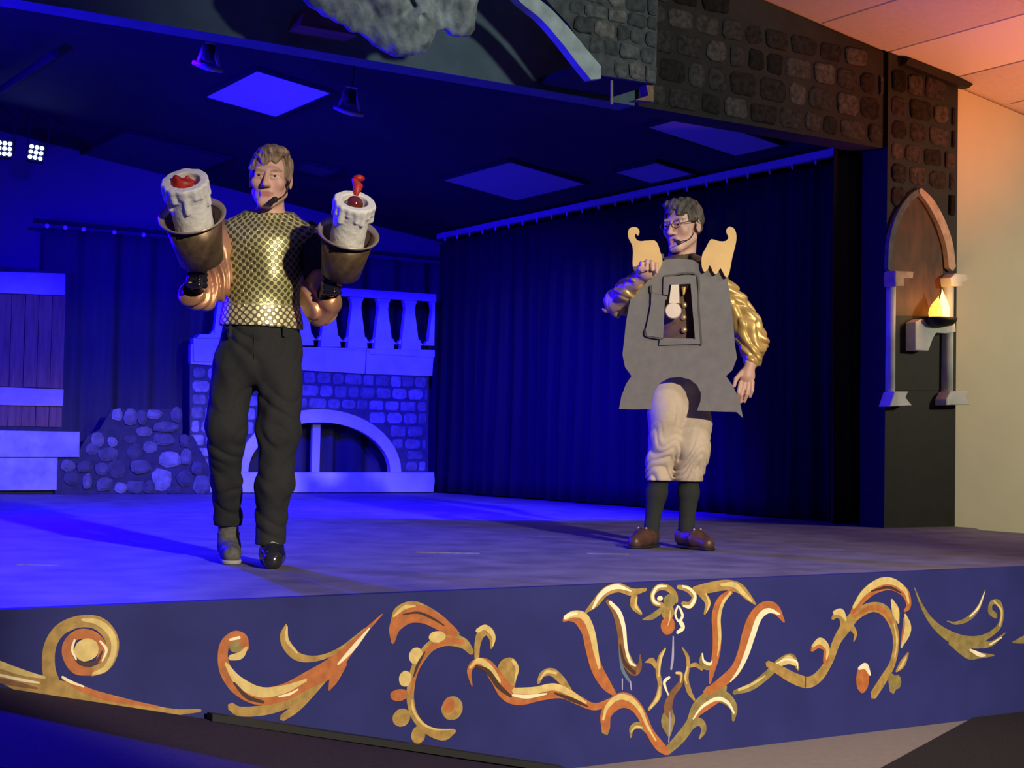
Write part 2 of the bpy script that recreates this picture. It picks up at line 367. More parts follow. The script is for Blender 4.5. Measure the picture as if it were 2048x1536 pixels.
# ceiling beam and light lenses over the stage
bb = []
for (px, py) in ((5, 178), (112, 106)):
    d = ray(px, py); 
    t = min((k*0.01 for k in range(500, 1700)), key=lambda t: abs(CAM[2]+d[2]*t-(zs(CAM[0]+d[0]*t)-.10))); bb.append(CAM+d*t)
tag(mesh_obj('trim_1', *tube_vf([bb[0], bb[1]], 0.03, 10), M_curtain2), kind='structure')
def on_ceil(px, py):
    d = ray(px, py); z0 = 3.30+0.13*3.15            # plane z + .13 x = z0
    t = (z0-CAM[2]-0.02)/(d[2]+0.13*d[0]); return CAM+d*t
panels = [((412, 187), (530, 140), (657, 187), (540, 235), 'brightest square ceiling light lens above and right of the bare-headed candle bearer'),
          ((897, 357), (1030, 320), (1150, 365), (1030, 405), 'ceiling light lens in the middle of the stage, left of the clock wearer'),
          ((1235, 344), (1310, 322), (1380, 345), (1305, 368), 'small ceiling light lens just above the curtain track'),
          ((1300, 252), (1365, 237), (1560, 275), (1490, 318), 'ceiling light lens nearest the stone header on the right'),
          ((175, 300), (290, 262), (430, 320), (330, 362), 'dim lighter patch of ceiling above the raised candle on the left'),  # only a lighter ceiling patch, built here as a lens
          ((600, 337), (632, 328), (664, 339), (630, 350), 'farthest tiny ceiling light lens right of the fair head')]
for a, b, c, d, lab in panels:
    q = [on_ceil(*p) for p in (a, b, c, d)]; ctr = sum(q)/4
    lx = max(0.3, (np.linalg.norm(q[2]-q[1])+np.linalg.norm(q[3]-q[0]))/2); ly = max(0.3, (np.linalg.norm(q[1]-q[0])+np.linalg.norm(q[2]-q[3]))/2)
    t = thing('ceiling_light', lab, 'ceiling light', ctr, group='light lenses set in the stage ceiling')
    t.rotation_euler = (0, math.atan(0.13), 0)
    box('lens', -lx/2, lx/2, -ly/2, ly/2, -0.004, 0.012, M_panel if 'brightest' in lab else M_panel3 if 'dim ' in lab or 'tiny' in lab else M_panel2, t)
    fr = MB(); e = .02
    for (x0, x1, y0, y1) in ((-lx/2-e, lx/2+e, -ly/2-e, -ly/2), (-lx/2-e, lx/2+e, ly/2, ly/2+e), (-lx/2-e, -lx/2, -ly/2, ly/2), (lx/2, lx/2+e, -ly/2, ly/2)):
        fr.box(x0, x1, y0, y1, -0.012, 0.014)
    fr.build('frame', M_stceil, t)
# ramp in front of the stage, rising to the left
sl_ = (0.634-0.222)/(2.94-1.116)
def zr(X): return -0.222-sl_*(X-1.116)
xe = 1.116+(0.655-0.222)/sl_
v = [(-1.0, YF-.002, zr(-1.0)), (xe, YF-.002, -0.655), (xe, 3.05, -0.655), (-1.0, 3.05, zr(-1.0)),
     (-1.0, YF-.002, -0.66), (xe, YF-.002, -0.66), (xe, 3.05, -0.66), (-1.0, 3.05, -0.66)]
v = [(max(x, -0.2), y, z if x > -0.5 or z < -.6 else zr(-0.2)) for x, y, z in v]
ramp = thing('access_ramp', 'dark carpeted ramp rising to the left along the stage front', 'ramp', (1.0, 3.985, -0.66))
vv = [(x-1.0, y-4.0, z+0.66) for x, y, z in v]
mesh_obj('ramp_body', vv, [(0, 3, 2, 1), (4, 5, 6, 7), (0, 1, 5, 4), (1, 2, 6, 5), (2, 3, 7, 6), (3, 0, 4, 7)], M_ramp, ramp)
x0, x1 = 1.75, xe+.05
vs = []
for (X, Y) in ((x0, YF-.004), (x1, YF-.004), (x1, YF-.05), (x0, YF-.05)): vs.append((X-1.0, Y-4.0, max(zr(X), -.66)+.66+.001))
vs += [(a, b, c+.022) for a, b, c in vs]
mesh_obj('rubber_edge', vs, [(0, 3, 2, 1), (4, 5, 6, 7), (0, 1, 5, 4), (1, 2, 6, 5), (2, 3, 7, 6), (3, 0, 4, 7)], M_black, ramp)

# ------------------------------------------------------------------ painted scrollwork on the stage front
K = dict(G=mat('scroll_gold', (0.36, 0.225, 0.06), 0.6, var=0.25, vscale=30), Y=mat('scroll_yellow', (0.62, 0.47, 0.17), 0.6, var=0.15, vscale=30),
         O=mat('scroll_orange', (0.42, 0.13, 0.035), 0.6, var=0.2, vscale=30), B=mat('scroll_brown', (0.20, 0.09, 0.035), 0.6, var=0.2, vscale=30),
         W=mat('scroll_cream', (0.85, 0.74, 0.48), 0.6, var=0.08, vscale=30), K=mat('scroll_umber', (0.055, 0.025, 0.02), 0.6),
         L=mat('scroll_olive', (0.25, 0.19, 0.06), 0.6, var=0.25, vscale=30), V=mat('scroll_lavender', (0.33, 0.31, 0.46), 0.6), T=mat('scroll_teal', (0.10, 0.16, 0.22), 0.7))
CR = dict(A=(0, 1180, .3711), B=(740, 1140, .2734), C=(1100, 1130, .2643), D=(1560, 1100, .2839))
def fpt(cr, x, y, wd=0):
    ox, oy, s = CR[cr]; p = onY(ox+x*s, oy+y*s, YF); return (p[0], min(p[2], -0.004), wd*s/pxm(p)*1.12)
LAY = dict(G=1, L=1, O=1.6, B=2, T=0.6, Y=2.6, K=2.8, W=3.4, V=3.4)
SC = [0]
def strokes(name, cr, items):
    par = None
    for i, (c, pts) in enumerate(items):
        SC[0] += 1; t = 0.0005*LAY[c]+0.000004*SC[0]
        if isinstance(pts, dict):
            x, y, rx, ry = pts['d']; p = fpt(cr, x, y); s = CR[cr][2]/pxm((p[0], YF, p[1]))
            vf = prism_vf(disc_poly(p[0], p[1], rx*s*1.05, ry*s, 18, pts.get('r', 0), 0.06), YF-.0004-t, YF-.0002)
        else:
            vf = ribbon_vf([fpt(cr, *q) for q in pts], YF-.0004-t, YF-.0002, 6)
        o = mesh_obj('painted_scroll' if par is None else 'paint_stroke', *vf, K[c], front if par is None else par)
        if par is None: par = o
def D(x, y, rx, ry=None, r=0): return dict(d=(x, y, rx, ry or rx), r=r)
strokes('s', 'A', [('G', [(-60, 420, 80), (0, 440, 90), (200, 520, 110), (330, 545, 95), (600, 600, 60), (900, 655, 34), (1080, 650, 15)]),
    ('Y', [(-60, 380, 30), (0, 402, 34), (120, 445, 28), (240, 472, 12)]), ('W', [(-60, 440, 10), (0, 458, 12), (120, 485, 14), (210, 500, 8)]),
    ('B', [(-40, 480, 20), (60, 500, 26), (200, 530, 10)]), ('O', [(340, 475, 16), (450, 535, 30), (600, 585, 30), (850, 630, 10)]),
    ('W', [(335, 468, 12), (380, 495, 14), (450, 520, 8)])])
strokes('s', 'A', [('G', [(290, 520, 70), (262, 420, 62), (270, 300, 60), (330, 210, 60), (440, 168, 58), (540, 185, 64), (600, 260, 64), (602, 340, 60), (565, 410, 55), (490, 442, 45)]),
    ('O', [(490, 440, 40), (410, 425, 48), (362, 355, 46), (365, 285, 42), (425, 238, 48), (505, 250, 46), (555, 315, 40), (535, 380, 35)]),
    ('Y', [(440, 160, 12), (530, 175, 28), (600, 240, 30), (612, 330, 28), (570, 420, 28), (500, 452, 14)]),
    ('Y', D(465, 322, 64, 62)), ('K', [(405, 375, 8), (460, 402, 20), (520, 385, 18), (550, 330, 8)]),
    ('W', [(402, 268, 10), (388, 320, 13), (410, 375, 8)]), ('W', [(538, 275, 10), (572, 322, 14), (550, 382, 8)])])
strokes('s', 'A', [('O', [(1322, 320, 36), (1310, 262, 44), (1262, 245, 44), (1212, 290, 50), (1200, 370, 52), (1225, 450, 66), (1295, 525, 84), (1400, 572, 84), (1530, 552, 84), (1650, 490, 84), (1780, 420, 92), (1880, 320, 54), (1980, 210, 22), (2060, 130, 5)]),
    ('G', [(1600, 520, 30), (1700, 460, 60), (1800, 395, 60), (1900, 290, 30), (1990, 195, 10)]),
    ('Y', [(1215, 395, 14), (1285, 490, 44), (1400, 550, 50), (1530, 535, 40), (1650, 485, 12)]), ('Y', [(1238, 365, 26), (1295, 352, 36), (1328, 308, 12)]),
    ('L', D(1275, 300, 42, 38)), ('W', [(1238, 268, 12), (1290, 256, 15)]), ('W', [(1500, 575, 8), (1560, 560, 12), (1605, 535, 8)]),
    ('W', [(1820, 400, 10), (1900, 315, 24), (1990, 205, 8)]), ('K', [(1260, 500, 10), (1330, 575, 20), (1420, 605, 14)])])
strokes('s', 'A', [('G', [(1240, 625, 36), (1300, 655, 46), (1450, 642, 50), (1600, 585, 50), (1720, 495, 50)])])
strokes('s', 'A', [('G', [(1520, 690, 34), (1600, 630, 46), (1700, 520, 50), (1780, 430, 40)]), ('O', [(1772, 540, 8), (1800, 480, 46), (1850, 390, 46)])])
strokes('s', 'A', [('G', [(1542, 185, 8), (1525, 250, 35), (1560, 320, 46), (1620, 365, 38), (1720, 366, 26), (1830, 320, 20), (1965, 210, 8)]), ('Y', [(1545, 195, 8), (1547, 270, 18), (1600, 338, 10)])])
strokes('s', 'B', [('O', [(165, 530, 26), (185, 410, 90), (280, 325, 120), (400, 330, 110), (520, 395, 90), (620, 465, 60)]),
    ('G', [(160, 380, 20), (200, 300, 52), (300, 262, 62), (400, 292, 62), (520, 372, 62), (640, 475, 40)]), ('Y', [(170, 340, 14), (250, 275, 26), (330, 262, 10)]),
    ('K', [(240, 325, 8), (350, 312, 16), (450, 350, 16), (540, 405, 8)])])
strokes('s', 'B', [('G', [(745, 605, 36), (680, 535, 70), (560, 508, 82), (450, 552, 72), (372, 640, 70), (322, 740, 60), (297, 860, 56), (297, 970, 54), (332, 1080, 50), (420, 1172, 52), (540, 1205, 74), (620, 1178, 24)]),
    ('O', [(680, 525, 30), (560, 520, 46), (450, 565, 44), (375, 660, 36), (325, 780, 26), (300, 900, 20)]), ('K', [(400, 600, 10), (350, 690, 22), (318, 780, 10)]),
    ('Y', [(305, 950, 8), (318, 1030, 18), (380, 1120, 18), (480, 1165, 12), (610, 1165, 4)]),
    ('Y', D(490, 488, 68, 42)), ('Y', D(335, 628, 56, 60)), ('Y', D(255, 795, 50, 58)), ('O', D(212, 915, 72, 44)), ('G', D(230, 1080, 70, 66)), ('G', D(352, 1205, 56, 66))])
strokes('s', 'B', [('G', D(600, 1010, 86, 88)), ('O', D(575, 990, 48, 56))])
strokes('s', 'B', [('G', [(780, 645, 36), (785, 545, 46), (812, 465, 62), (862, 445, 62), (895, 500, 50), (885, 572, 16)]), ('Y', [(780, 445, 26), (845, 420, 36), (902, 485, 28), (895, 560, 8)])])
strokes('s', 'B', [('O', [(745, 850, 8), (725, 740, 36), (770, 680, 52), (850, 692, 74), (922, 785, 94), (1000, 892, 112), (1100, 930, 104), (1250, 902, 94), (1400, 892, 82), (1520, 950, 62), (1640, 1000, 46), (1770, 960, 50)]),
    ('Y', [(728, 715, 14), (795, 662, 36), (880, 722, 42), (945, 820, 28)]), ('Y', [(1050, 882, 36), (1200, 880, 46), (1350, 855, 46), (1480, 910, 36), (1580, 972, 12)]),
    ('G', [(1560, 965, 20), (1660, 990, 30), (1770, 955, 34)]), ('W', [(1040, 915, 14), (1150, 926, 26), (1290, 905, 10)]),
    ('K', [(770, 700, 14), (860, 742, 32), (940, 850, 34), (1030, 925, 18)]), ('K', [(1350, 900, 12), (1480, 950, 26), (1590, 997, 10)])])
strokes('s', 'B', [('G', D(1010, 725, 86, 84)), ('G', [(1030, 720, 120), (1040, 830, 50), (1030, 870, 16)]), ('Y', [(1040, 660, 20), (1075, 720, 26), (1055, 820, 10)])])
strokes('s', 'B', [('G', [(1230, 825, 26), (1262, 762, 42), (1330, 747, 52), (1400, 805, 52), (1465, 885, 28)]), ('Y', [(1240, 800, 10), (1290, 745, 22), (1360, 755, 16)])])
strokes('s', 'C', [('O', [(100, 420, 20), (150, 392, 60), (220, 405, 90), (280, 500, 92), (312, 640, 92), (352, 780, 90), (420, 900, 78), (495, 985, 26)]),
    ('Y', [(110, 400, 34), (180, 370, 46), (260, 392, 52), (312, 500, 52), (342, 640, 42), (372, 780, 22)]), ('W', [(105, 402, 20), (150, 375, 28), (205, 365, 12)])])
strokes('s', 'C', [('G', [(270, 355, 18), (340, 290, 56), (420, 202, 62), (520, 172, 62), (620, 205, 50), (725, 185, 22)]), ('W', [(320, 330, 14), (370, 240, 32), (440, 180, 36), (520, 165, 30), (610, 197, 10)]),
    ('G', [(640, 215, 46), (632, 300, 58), (690, 372, 22)]), ('Y', [(655, 240, 12), (648, 310, 22), (688, 365, 10)])])
strokes('s', 'C', [('B', [(430, 270, 30), (490, 350, 52), (530, 480, 62), (547, 620, 62), (580, 740, 68), (640, 800, 70), (676, 765, 40), (680, 680, 10)]),
    ('W', [(450, 280, 24), (520, 360, 36), (557, 480, 32), (572, 620, 26), (602, 730, 22), (645, 765, 8)]), ('G', [(590, 660, 10), (625, 750, 30), (670, 770, 24), (682, 695, 8)]),
    ('K', [(528, 600, 12), (560, 735, 26), (640, 818, 24)]), ('T', [(520, 600, 12), (545, 780, 26), (600, 880, 20)]), ('V', [(545, 860, 10), (545, 945, 8)]), ('V', [(605, 880, 12), (612, 945, 8)])])
strokes('s', 'C', [('O', [(1770, 430, 16), (1705, 335, 70), (1620, 322, 82), (1540, 400, 92), (1490, 520, 86), (1450, 680, 86), (1395, 800, 86), (1280, 900, 72), (1180, 965, 50)]),
    ('W', [(1735, 372, 10), (1650, 345, 36), (1580, 400, 46), (1532, 530, 46), (1482, 680, 42), (1425, 800, 26), (1360, 885, 8)])])
strokes('s', 'C', [('G', [(1085, 195, 54), (1200, 172, 72), (1330, 152, 72), (1430, 175, 70), (1500, 242, 50), (1555, 298, 12)]), ('Y', [(1290, 150, 18), (1390, 150, 36), (1460, 212, 32), (1525, 275, 12)]),
    ('G', [(1130, 200, 46), (1192, 280, 50), (1168, 372, 16)]), ('Y', [(1175, 215, 10), (1203, 290, 20), (1180, 360, 8)])])
strokes('s', 'C', [('O', [(1372, 200, 34), (1290, 270, 62), (1256, 380, 76), (1262, 520, 76), (1256, 660, 70), (1225, 800, 50), (1208, 895, 16)]), ('Y', [(1365, 205, 18), (1305, 290, 26), (1277, 400, 30), (1282, 560, 26), (1265, 690, 8)]),
    ('L', [(1330, 230, 10), (1250, 330, 20), (1235, 450, 10)]), ('L', [(1150, 670, 16), (1150, 740, 50), (1200, 772, 40), (1228, 720, 16)]), ('W', [(1150, 670, 10), (1160, 725, 18), (1205, 750, 22), (1225, 725, 8)])])
strokes('s', 'C', [('G', [(860, 305, 30), (790, 282, 38), (775, 222, 38), (820, 170, 44), (890, 175, 44), (942, 225, 44), (955, 280, 30)]), ('W', [(830, 300, 14), (785, 275, 22), (775, 225, 22), (815, 165, 20), (880, 160, 12)]), ('W', D(830, 252, 26, 18))])
strokes('s', 'C', [('G', [(965, 165, 26), (1040, 182, 44), (1090, 240, 44), (1060, 302, 48), (1000, 292, 30)]), ('W', [(1000, 160, 14), (1060, 185, 20), (1095, 240, 26), (1060, 312, 26), (1005, 310, 12)])])
strokes('s', 'C', [('O', D(890, 460, 66, 66)), ('G', D(890, 355, 58, 62)), ('L', D(905, 270, 58, 50)), ('L', [(700, 412, 10), (770, 392, 40), (850, 335, 42)]),
    ('W', [(965, 310, 14), (945, 370, 16), (970, 425, 16), (1000, 385, 22), (975, 315, 14)]), ('W', [(985, 430, 34), (1003, 475, 32), (960, 512, 22)]), ('Y', [(908, 345, 10), (905, 400, 12), (888, 460, 6)])])
strokes('s', 'C', [('V', [(930, 540, 10), (926, 700, 20), (914, 790, 16)])])
strokes('s', 'C', [('G', [(872, 630, 12), (832, 700, 36), (815, 800, 38), (830, 900, 38), (815, 1000, 44), (745, 1095, 20)]), ('Y', [(870, 635, 10), (835, 710, 22), (820, 840, 14)]), ('Y', [(830, 920, 14), (815, 1000, 28), (755, 1085, 14)]),
    ('G', [(720, 735, 8), (770, 725, 42), (802, 775, 22)])])
strokes('s', 'C', [('B', [(955, 815, 28), (992, 832, 36), (982, 900, 42), (922, 980, 52), (890, 1080, 72), (905, 1150, 36)]), ('W', [(902, 848, 18), (862, 890, 24), (892, 982, 10)]), ('Y', [(950, 815, 14), (992, 825, 18), (985, 890, 8)]),
    ('L', [(900, 1080, 50), (892, 1180, 120), (900, 1290, 30)]), ('V', [(905, 1110, 8), (902, 1230, 14), (895, 1340, 8)])])
strokes('s', 'C', [('G', [(1000, 625, 10), (1040, 700, 30), (1042, 780, 30), (1030, 860, 38), (1050, 950, 40), (1092, 1022, 16)]), ('Y', [(1040, 770, 16), (1020, 850, 16), (1035, 900, 8)]), ('G', [(1040, 772, 18), (1100, 755, 30), (1150, 792, 18)])])
strokes('s', 'C', [('O', [(420, 1240, 70), (422, 1130, 92), (480, 1052, 104), (560, 1022, 104), (640, 1062, 84), (700, 1150, 72), (752, 1260, 62), (820, 1360, 72), (885, 1415, 50)]),
    ('L', [(640, 1060, 30), (705, 1160, 50), (760, 1275, 50), (830, 1370, 60), (885, 1415, 44)]), ('Y', [(400, 1170, 18), (430, 1072, 32), (510, 1002, 38), (600, 1012, 38), (680, 1092, 32), (732, 1210, 22), (800, 1330, 10)]), ('L', [(400, 1200, 20), (420, 1245, 70), (430, 1275, 30)])])
strokes('s', 'C', [('L', [(610, 1305, 12), (620, 1232, 42), (690, 1215, 46), (762, 1282, 46), (835, 1375, 46)]), ('Y', [(612, 1262, 10), (650, 1222, 16), (700, 1232, 8)])])
strokes('s', 'C', [('L', [(880, 1412, 60), (980, 1312, 82), (1062, 1200, 82), (1112, 1080, 92), (1212, 990, 84), (1320, 1002, 84), (1390, 1080, 60), (1385, 1175, 24)]), ('O', [(1100, 1150, 16), (1170, 1080, 52), (1275, 1030, 16)]),
    ('W', [(1080, 1165, 10), (1150, 1072, 20), (1260, 1012, 26), (1342, 1042, 24), (1390, 1120, 14)]), ('L', [(1180, 960, 70), (1280, 960, 96), (1320, 930, 60)]), ('O', [(1220, 930, 30), (1300, 890, 50), (1350, 840, 30)])])
strokes('s', 'C', [('L', [(1000, 1310, 46), (1080, 1202, 60), (1140, 1192, 52), (1162, 1250, 46), (1128, 1315, 12)])])
strokes('s', 'C', [('L', [(1390, 965, 30), (1520, 922, 52), (1640, 832, 58), (1740, 735, 56), (1830, 702, 52), (1878, 790, 22)]), ('Y', [(1425, 945, 20), (1530, 900, 20), (1625, 838, 8)]), ('W', [(1710, 745, 8), (1780, 715, 14), (1860, 730, 16), (1872, 780, 8)])])
strokes('s', 'D', [('G', [(-90, 800, 40), (0, 850, 62), (100, 905, 72), (200, 932, 72), (280, 882, 72), (350, 772, 62), (400, 640, 68), (470, 532, 84), (540, 452, 72), (650, 402, 62), (740, 432, 72), (800, 540, 62), (816, 660, 52), (790, 800, 52), (722, 920, 62), (655, 1025, 60)]),
    ('O', [(520, 470, 20), (640, 405, 32), (730, 430, 30), (785, 520, 16)]), ('Y', [(800, 520, 8), (822, 640, 18), (805, 760, 8)]), ('G', [(500, 540, 46), (530, 590, 28), (518, 645, 8)]), ('K', [(178, 880, 6), (178, 965, 6)])])
strokes('s', 'D', [('O', [(505, 445, 36), (570, 350, 62), (660, 272, 72), (780, 242, 72), (880, 302, 62), (905, 390, 42), (875, 432, 16)]), ('Y', [(515, 405, 22), (590, 300, 42), (700, 225, 48), (800, 225, 42), (880, 290, 32), (905, 375, 12)]), ('K', [(640, 290, 10), (760, 262, 18), (850, 300, 10)])])
strokes('s', 'D', [('G', [(442, 545, 36), (432, 472, 46), (400, 452, 50), (368, 482, 22)]), ('Y', [(378, 440, 26), (430, 440, 46), (462, 495, 18)])])
strokes('s', 'D', [('O', [(320, 790, 46), (322, 690, 52), (270, 662, 56), (222, 705, 26)]), ('Y', [(225, 680, 18), (280, 640, 42), (332, 690, 36), (325, 770, 10)])])
strokes('s', 'D', [('Y', [(0, 800, 36), (60, 772, 56), (112, 805, 24)])])
for a in ([('Y', [(785, 350, 16), (812, 430, 62), (832, 515, 14)])], [('Y', [(880, 455, 16), (898, 560, 60), (852, 685, 14)]), ('O', [(870, 480, 8), (868, 570, 24), (850, 660, 6)])],
          [('G', [(902, 725, 14), (862, 800, 50), (818, 855, 16)]), ('Y', [(890, 745, 8), (860, 805, 20), (830, 845, 6)])], [('L', [(780, 890, 60), (795, 990, 56)]), ('L', D(820, 930, 44, 50))]): strokes('s', 'D', a)
strokes('s', 'D', [('O', D(580, 905, 60, 102)), ('W', [(552, 835, 18), (600, 818, 40), (632, 880, 14)])])
strokes('s', 'D', [('L', [(945, 265, 5), (1000, 400, 25), (1080, 520, 46), (1200, 612, 72), (1330, 652, 82), (1450, 612, 42), (1540, 540, 36), (1562, 450, 32), (1540, 372, 36), (1490, 372, 30), (1480, 430, 42), (1520, 465, 36)]), ('Y', [(1505, 358, 12), (1558, 430, 18), (1545, 535, 10)]),
    ('L', [(1200, 635, 60), (1320, 732, 60), (1400, 742, 40), (1505, 742, 10)]), ('W', [(1335, 702, 14), (1400, 735, 28), (1445, 745, 8)]), ('L', [(1330, 662, 60), (1480, 662, 36), (1585, 585, 6)]), ('W', [(1475, 667, 12), (1560, 615, 8)])])
strokes('s', 'D', [('L', [(1442, 285, 6), (1400, 400, 28), (1330, 480, 32), (1240, 515, 20), (1175, 500, 4)]), ('W', [(1438, 300, 6), (1395, 405, 14), (1335, 470, 10)])])
strokes('s', 'D', [('L', [(1640, 650, 10), (1719, 630, 50), (1800, 600, 60)])])

# ------------------------------------------------------------------ stones
def stone_poly(cx, cz, hw, hh, n=9, jit=0.22):
    out = []; ph = random.random()
    for i in range(n):
        a = 2*math.pi*(i+ph)/n; c, s = math.cos(a), math.sin(a); k = 1/max(abs(c)**3+abs(s)**3, 1e-6)**(1/3)
        k *= 1+jit*(random.random()-.5); out.append((cx+hw*c*k*0.97, cz+hh*s*k*0.97))
    return out
def block_poly(cx, cz, hw, hh, n=9, jit=0.22):
    out = []; ch = min(hw, hh)*(0.28+.25*random.random()); J = lambda: (random.random()-.5)*jit*min(hw, hh)*.9
    for sx, sz in ((1, -1), (1, 1), (-1, 1), (-1, -1)):
        a = (cx+sx*(hw-ch)+J(), cz+sz*hh+J()); b = (cx+sx*hw+J(), cz+sz*(hh-ch)+J()); out += [a, b] if sx*sz < 0 else [b, a]
    return out
def stone_rows(parent, name, x0, x1, z0, z1, yf, mats, sw, sh, depth=0.014, ok=None, gap=0.014, org=(0, 0, 0), n=9, jit=0.22):
    z = z0; r = 0
    while z < z1-sh*0.4:
        h = sh*(0.85+0.3*random.random()); x = x0-(r % 2)*sw*0.5*random.random()
        while x < x1-0.02:
            wd = sw*(0.75+0.5*random.random()); a, b = max(x, x0), min(x+wd, x1); cx, cz = (a+b)/2, z+h/2
            if b-a > sw*0.3 and (ok is None or ok(cx, cz, (b-a)/2, h/2)):
                prism(name, [(p-org[0], q-org[2]) for p, q in block_poly(cx, cz, (b-a)/2-gap/2, h/2-gap/2, n, jit)], yf-depth*(0.6+0.8*random.random())-org[1], yf+.001-org[1], random.choice(mats), parent, inset=0.012)
            x += wd
        z += h; r += 1
stone_rows(fascia, 'stone', 5.44, 7.49, 2.57, 3.5, YP, M_stoneA, 0.205, 0.165, 0.014, ok=lambda x, z, a, b: z+b < zc(x)-0.02, gap=0.035)
# the pillar at the right end of the proscenium
pil = thing('proscenium_pillar', 'black pillar with painted stones and pointed arch niche beside the plain wall', 'pillar', (7.85, YP, 0))
po = (7.85, YP, 0)
prism('pillar_body', [(-0.35, 0), (0.34, 0), (0.34, zc(8.19)), (-0.35, zc(7.5))], -0.03, 0.2, M_blackpaint, pil)
stone_rows(pil, 'stone', 7.52, 8.17, 1.62, 3.1, YP-.03, M_stoneA, 0.205, 0.16, 0.014, gap=0.035, org=po,
           ok=lambda x, z, a, b: z+b < zc(x)-.03 and (z > 2.36 or abs(x-7.86) > 0.30-max(0, (z-1.75))*0.1 and z > 2.0))
cp = [onY(px, py, YP-.06) for px, py in ((1805, 130), (1812, 118), (1905, 152), (1940, 170), (1930, 178), (1900, 168))]
prism('cornice_strip', [(p[0]-po[0], p[2]) for p in cp], -0.09, -0.031, M_blackpaint, pil)
NX = lambda x, y: onY(1720+x*.3385, 340+y*.3385, YP-.06)
def npoly(pts): return [(NX(x, y)[0]-po[0], NX(x, y)[2]) for x, y in pts]
def nrib(pts): return [(NX(x, y)[0]-po[0], NX(x, y)[2], wd*.3385/pxm(NX(x, y))*1.25) for x, y, wd in pts]
M_niche = mat('niche_brown_gloss', (0.085, 0.032, 0.010), 0.5, var=0.5, vscale=5, stretch=(2.5, 2.5, 0.8), spec=0.25)
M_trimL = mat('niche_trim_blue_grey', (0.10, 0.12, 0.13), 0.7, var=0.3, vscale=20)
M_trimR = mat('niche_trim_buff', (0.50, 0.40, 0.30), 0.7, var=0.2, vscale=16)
M_shaft = mat('marbled_shaft_paint', (0.58, 0.64, 0.63), 0.6, var=0.3, vscale=7, stretch=(1, 1, 0.5))
arch = [(195, 590), (210, 430), (240, 300), (300, 200), (360, 150), (420, 220), (465, 320), (495, 450), (505, 580), (505, 860), (195, 860)]
prism('niche_panel', npoly(arch), -0.036, -0.028, M_niche, pil)
prism('niche_lower_panel', npoly([(205, 860), (505, 860), (500, 1300), (205, 1300)]), -0.034, -0.028, M_blackpaint, pil)
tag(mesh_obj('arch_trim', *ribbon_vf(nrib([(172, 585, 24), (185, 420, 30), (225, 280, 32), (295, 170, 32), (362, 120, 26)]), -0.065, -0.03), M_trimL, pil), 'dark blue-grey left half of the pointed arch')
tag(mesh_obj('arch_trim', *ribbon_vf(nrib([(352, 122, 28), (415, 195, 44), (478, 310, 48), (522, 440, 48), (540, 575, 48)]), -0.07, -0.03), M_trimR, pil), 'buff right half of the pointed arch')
def colonnette(xa, xb, ytop, ybot, cap_, base_, left):
    c0, c1 = NX((xa+xb)/2, ytop), NX((xa+xb)/2, ybot); r = (xb-xa)*.3385/pxm(c0)/2*1.15
    sh = mesh_obj('colonnette', *lathe_vf((c0[0]-po[0], -0.05, c1[2]), (0, 0, 1), [(r, 0), (r*0.97, (c0[2]-c1[2])*.5), (r, c0[2]-c1[2])], 20), M_shaft, pil, True)
    for nm, pts in (('capital', cap_), ('base', base_)):
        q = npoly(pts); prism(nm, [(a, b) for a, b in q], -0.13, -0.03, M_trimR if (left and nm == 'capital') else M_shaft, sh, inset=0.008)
colonnette(165, 215, 650, 1310, [(165, 600), (272, 605), (268, 642), (215, 640), (215, 690), (165, 690), (160, 640)], [(160, 1310), (240, 1310), (225, 1345), (262, 1392), (130, 1398), (150, 1340)], True)
colonnette(492, 556, 690, 1310, [(490, 640), (520, 615), (600, 620), (600, 650), (560, 668), (556, 692), (496, 690)], [(488, 1310), (588, 1305), (575, 1340), (603, 1388), (465, 1390), (465, 1355)], False)
# flame lamp on its bracket
fb = NX(415, 870); fl = thing('flame_lamp', 'glowing silk-flame lamp in a dark bowl on a pale bracket in the niche', 'lamp', (fb[0], YP-.03, fb[2]-0.05))
fo = (fb[0], YP-.03, fb[2]-0.05)
M_bracket = mat('pale_bracket_paint', (0.66, 0.70, 0.66), 0.7, var=0.12, vscale=14)
def lpoly(pts, Y): return [(onY(1720+x*.3385, 340+y*.3385, Y)[0]-fo[0], onY(1720+x*.3385, 340+y*.3385, Y)[2]-fo[2]) for x, y in pts]
prism('bracket', lpoly([(315, 900), (350, 880), (550, 890), (555, 955), (500, 965), (440, 960), (415, 1000), (390, 1070), (315, 1065)], YP-.1), -0.09, 0.0, M_bracket, fl, inset=0.006)
s_ = .3385/pxm(NX(415, 870)); r = 100*s_*1.1
mesh_obj('bowl', *lathe_vf((0, -0.10, -0.02), (0, 0, 1), [(r*.3, 0), (r*.75, .012), (r*.95, .035), (r, .06), (r*.92, .06), (r*.6, .045)], 28), M_blackpaint, fl, True)
M_flame = mat('flame_glow', (1.0, 0.45, 0.08), 0.6, emit=(1.0, 0.36, 0.05), estr=2.6)
M_flame2 = mat('flame_core_glow', (1.0, 0.7, 0.2), 0.6, emit=(1.0, 0.60, 0.14), estr=4.5)
def teardrop(o, h, r, lean=0.0): return tube_vf([(o[0]+lean*t*t*h, o[1], o[2]+h*t) for t in np.linspace(0, 1, 12)], [max(.001, r*math.sin(math.pi*min(1, (t*0.86+.16))**0.8)*(1-t*.25)) for t in np.linspace(0, 1, 12)], 14)
mesh_obj('flame', *teardrop((-0.03, -0.10, 0.03), 0.16, 0.05, .2), M_flame, fl, True)
mesh_obj('flame', *teardrop((0.045, -0.11, 0.03), 0.21, 0.042, -.1), M_flame2, fl, True)
mesh_obj('flame', *teardrop((0.08, -0.09, 0.03), 0.10, 0.035, .1), M_flame, fl, True)
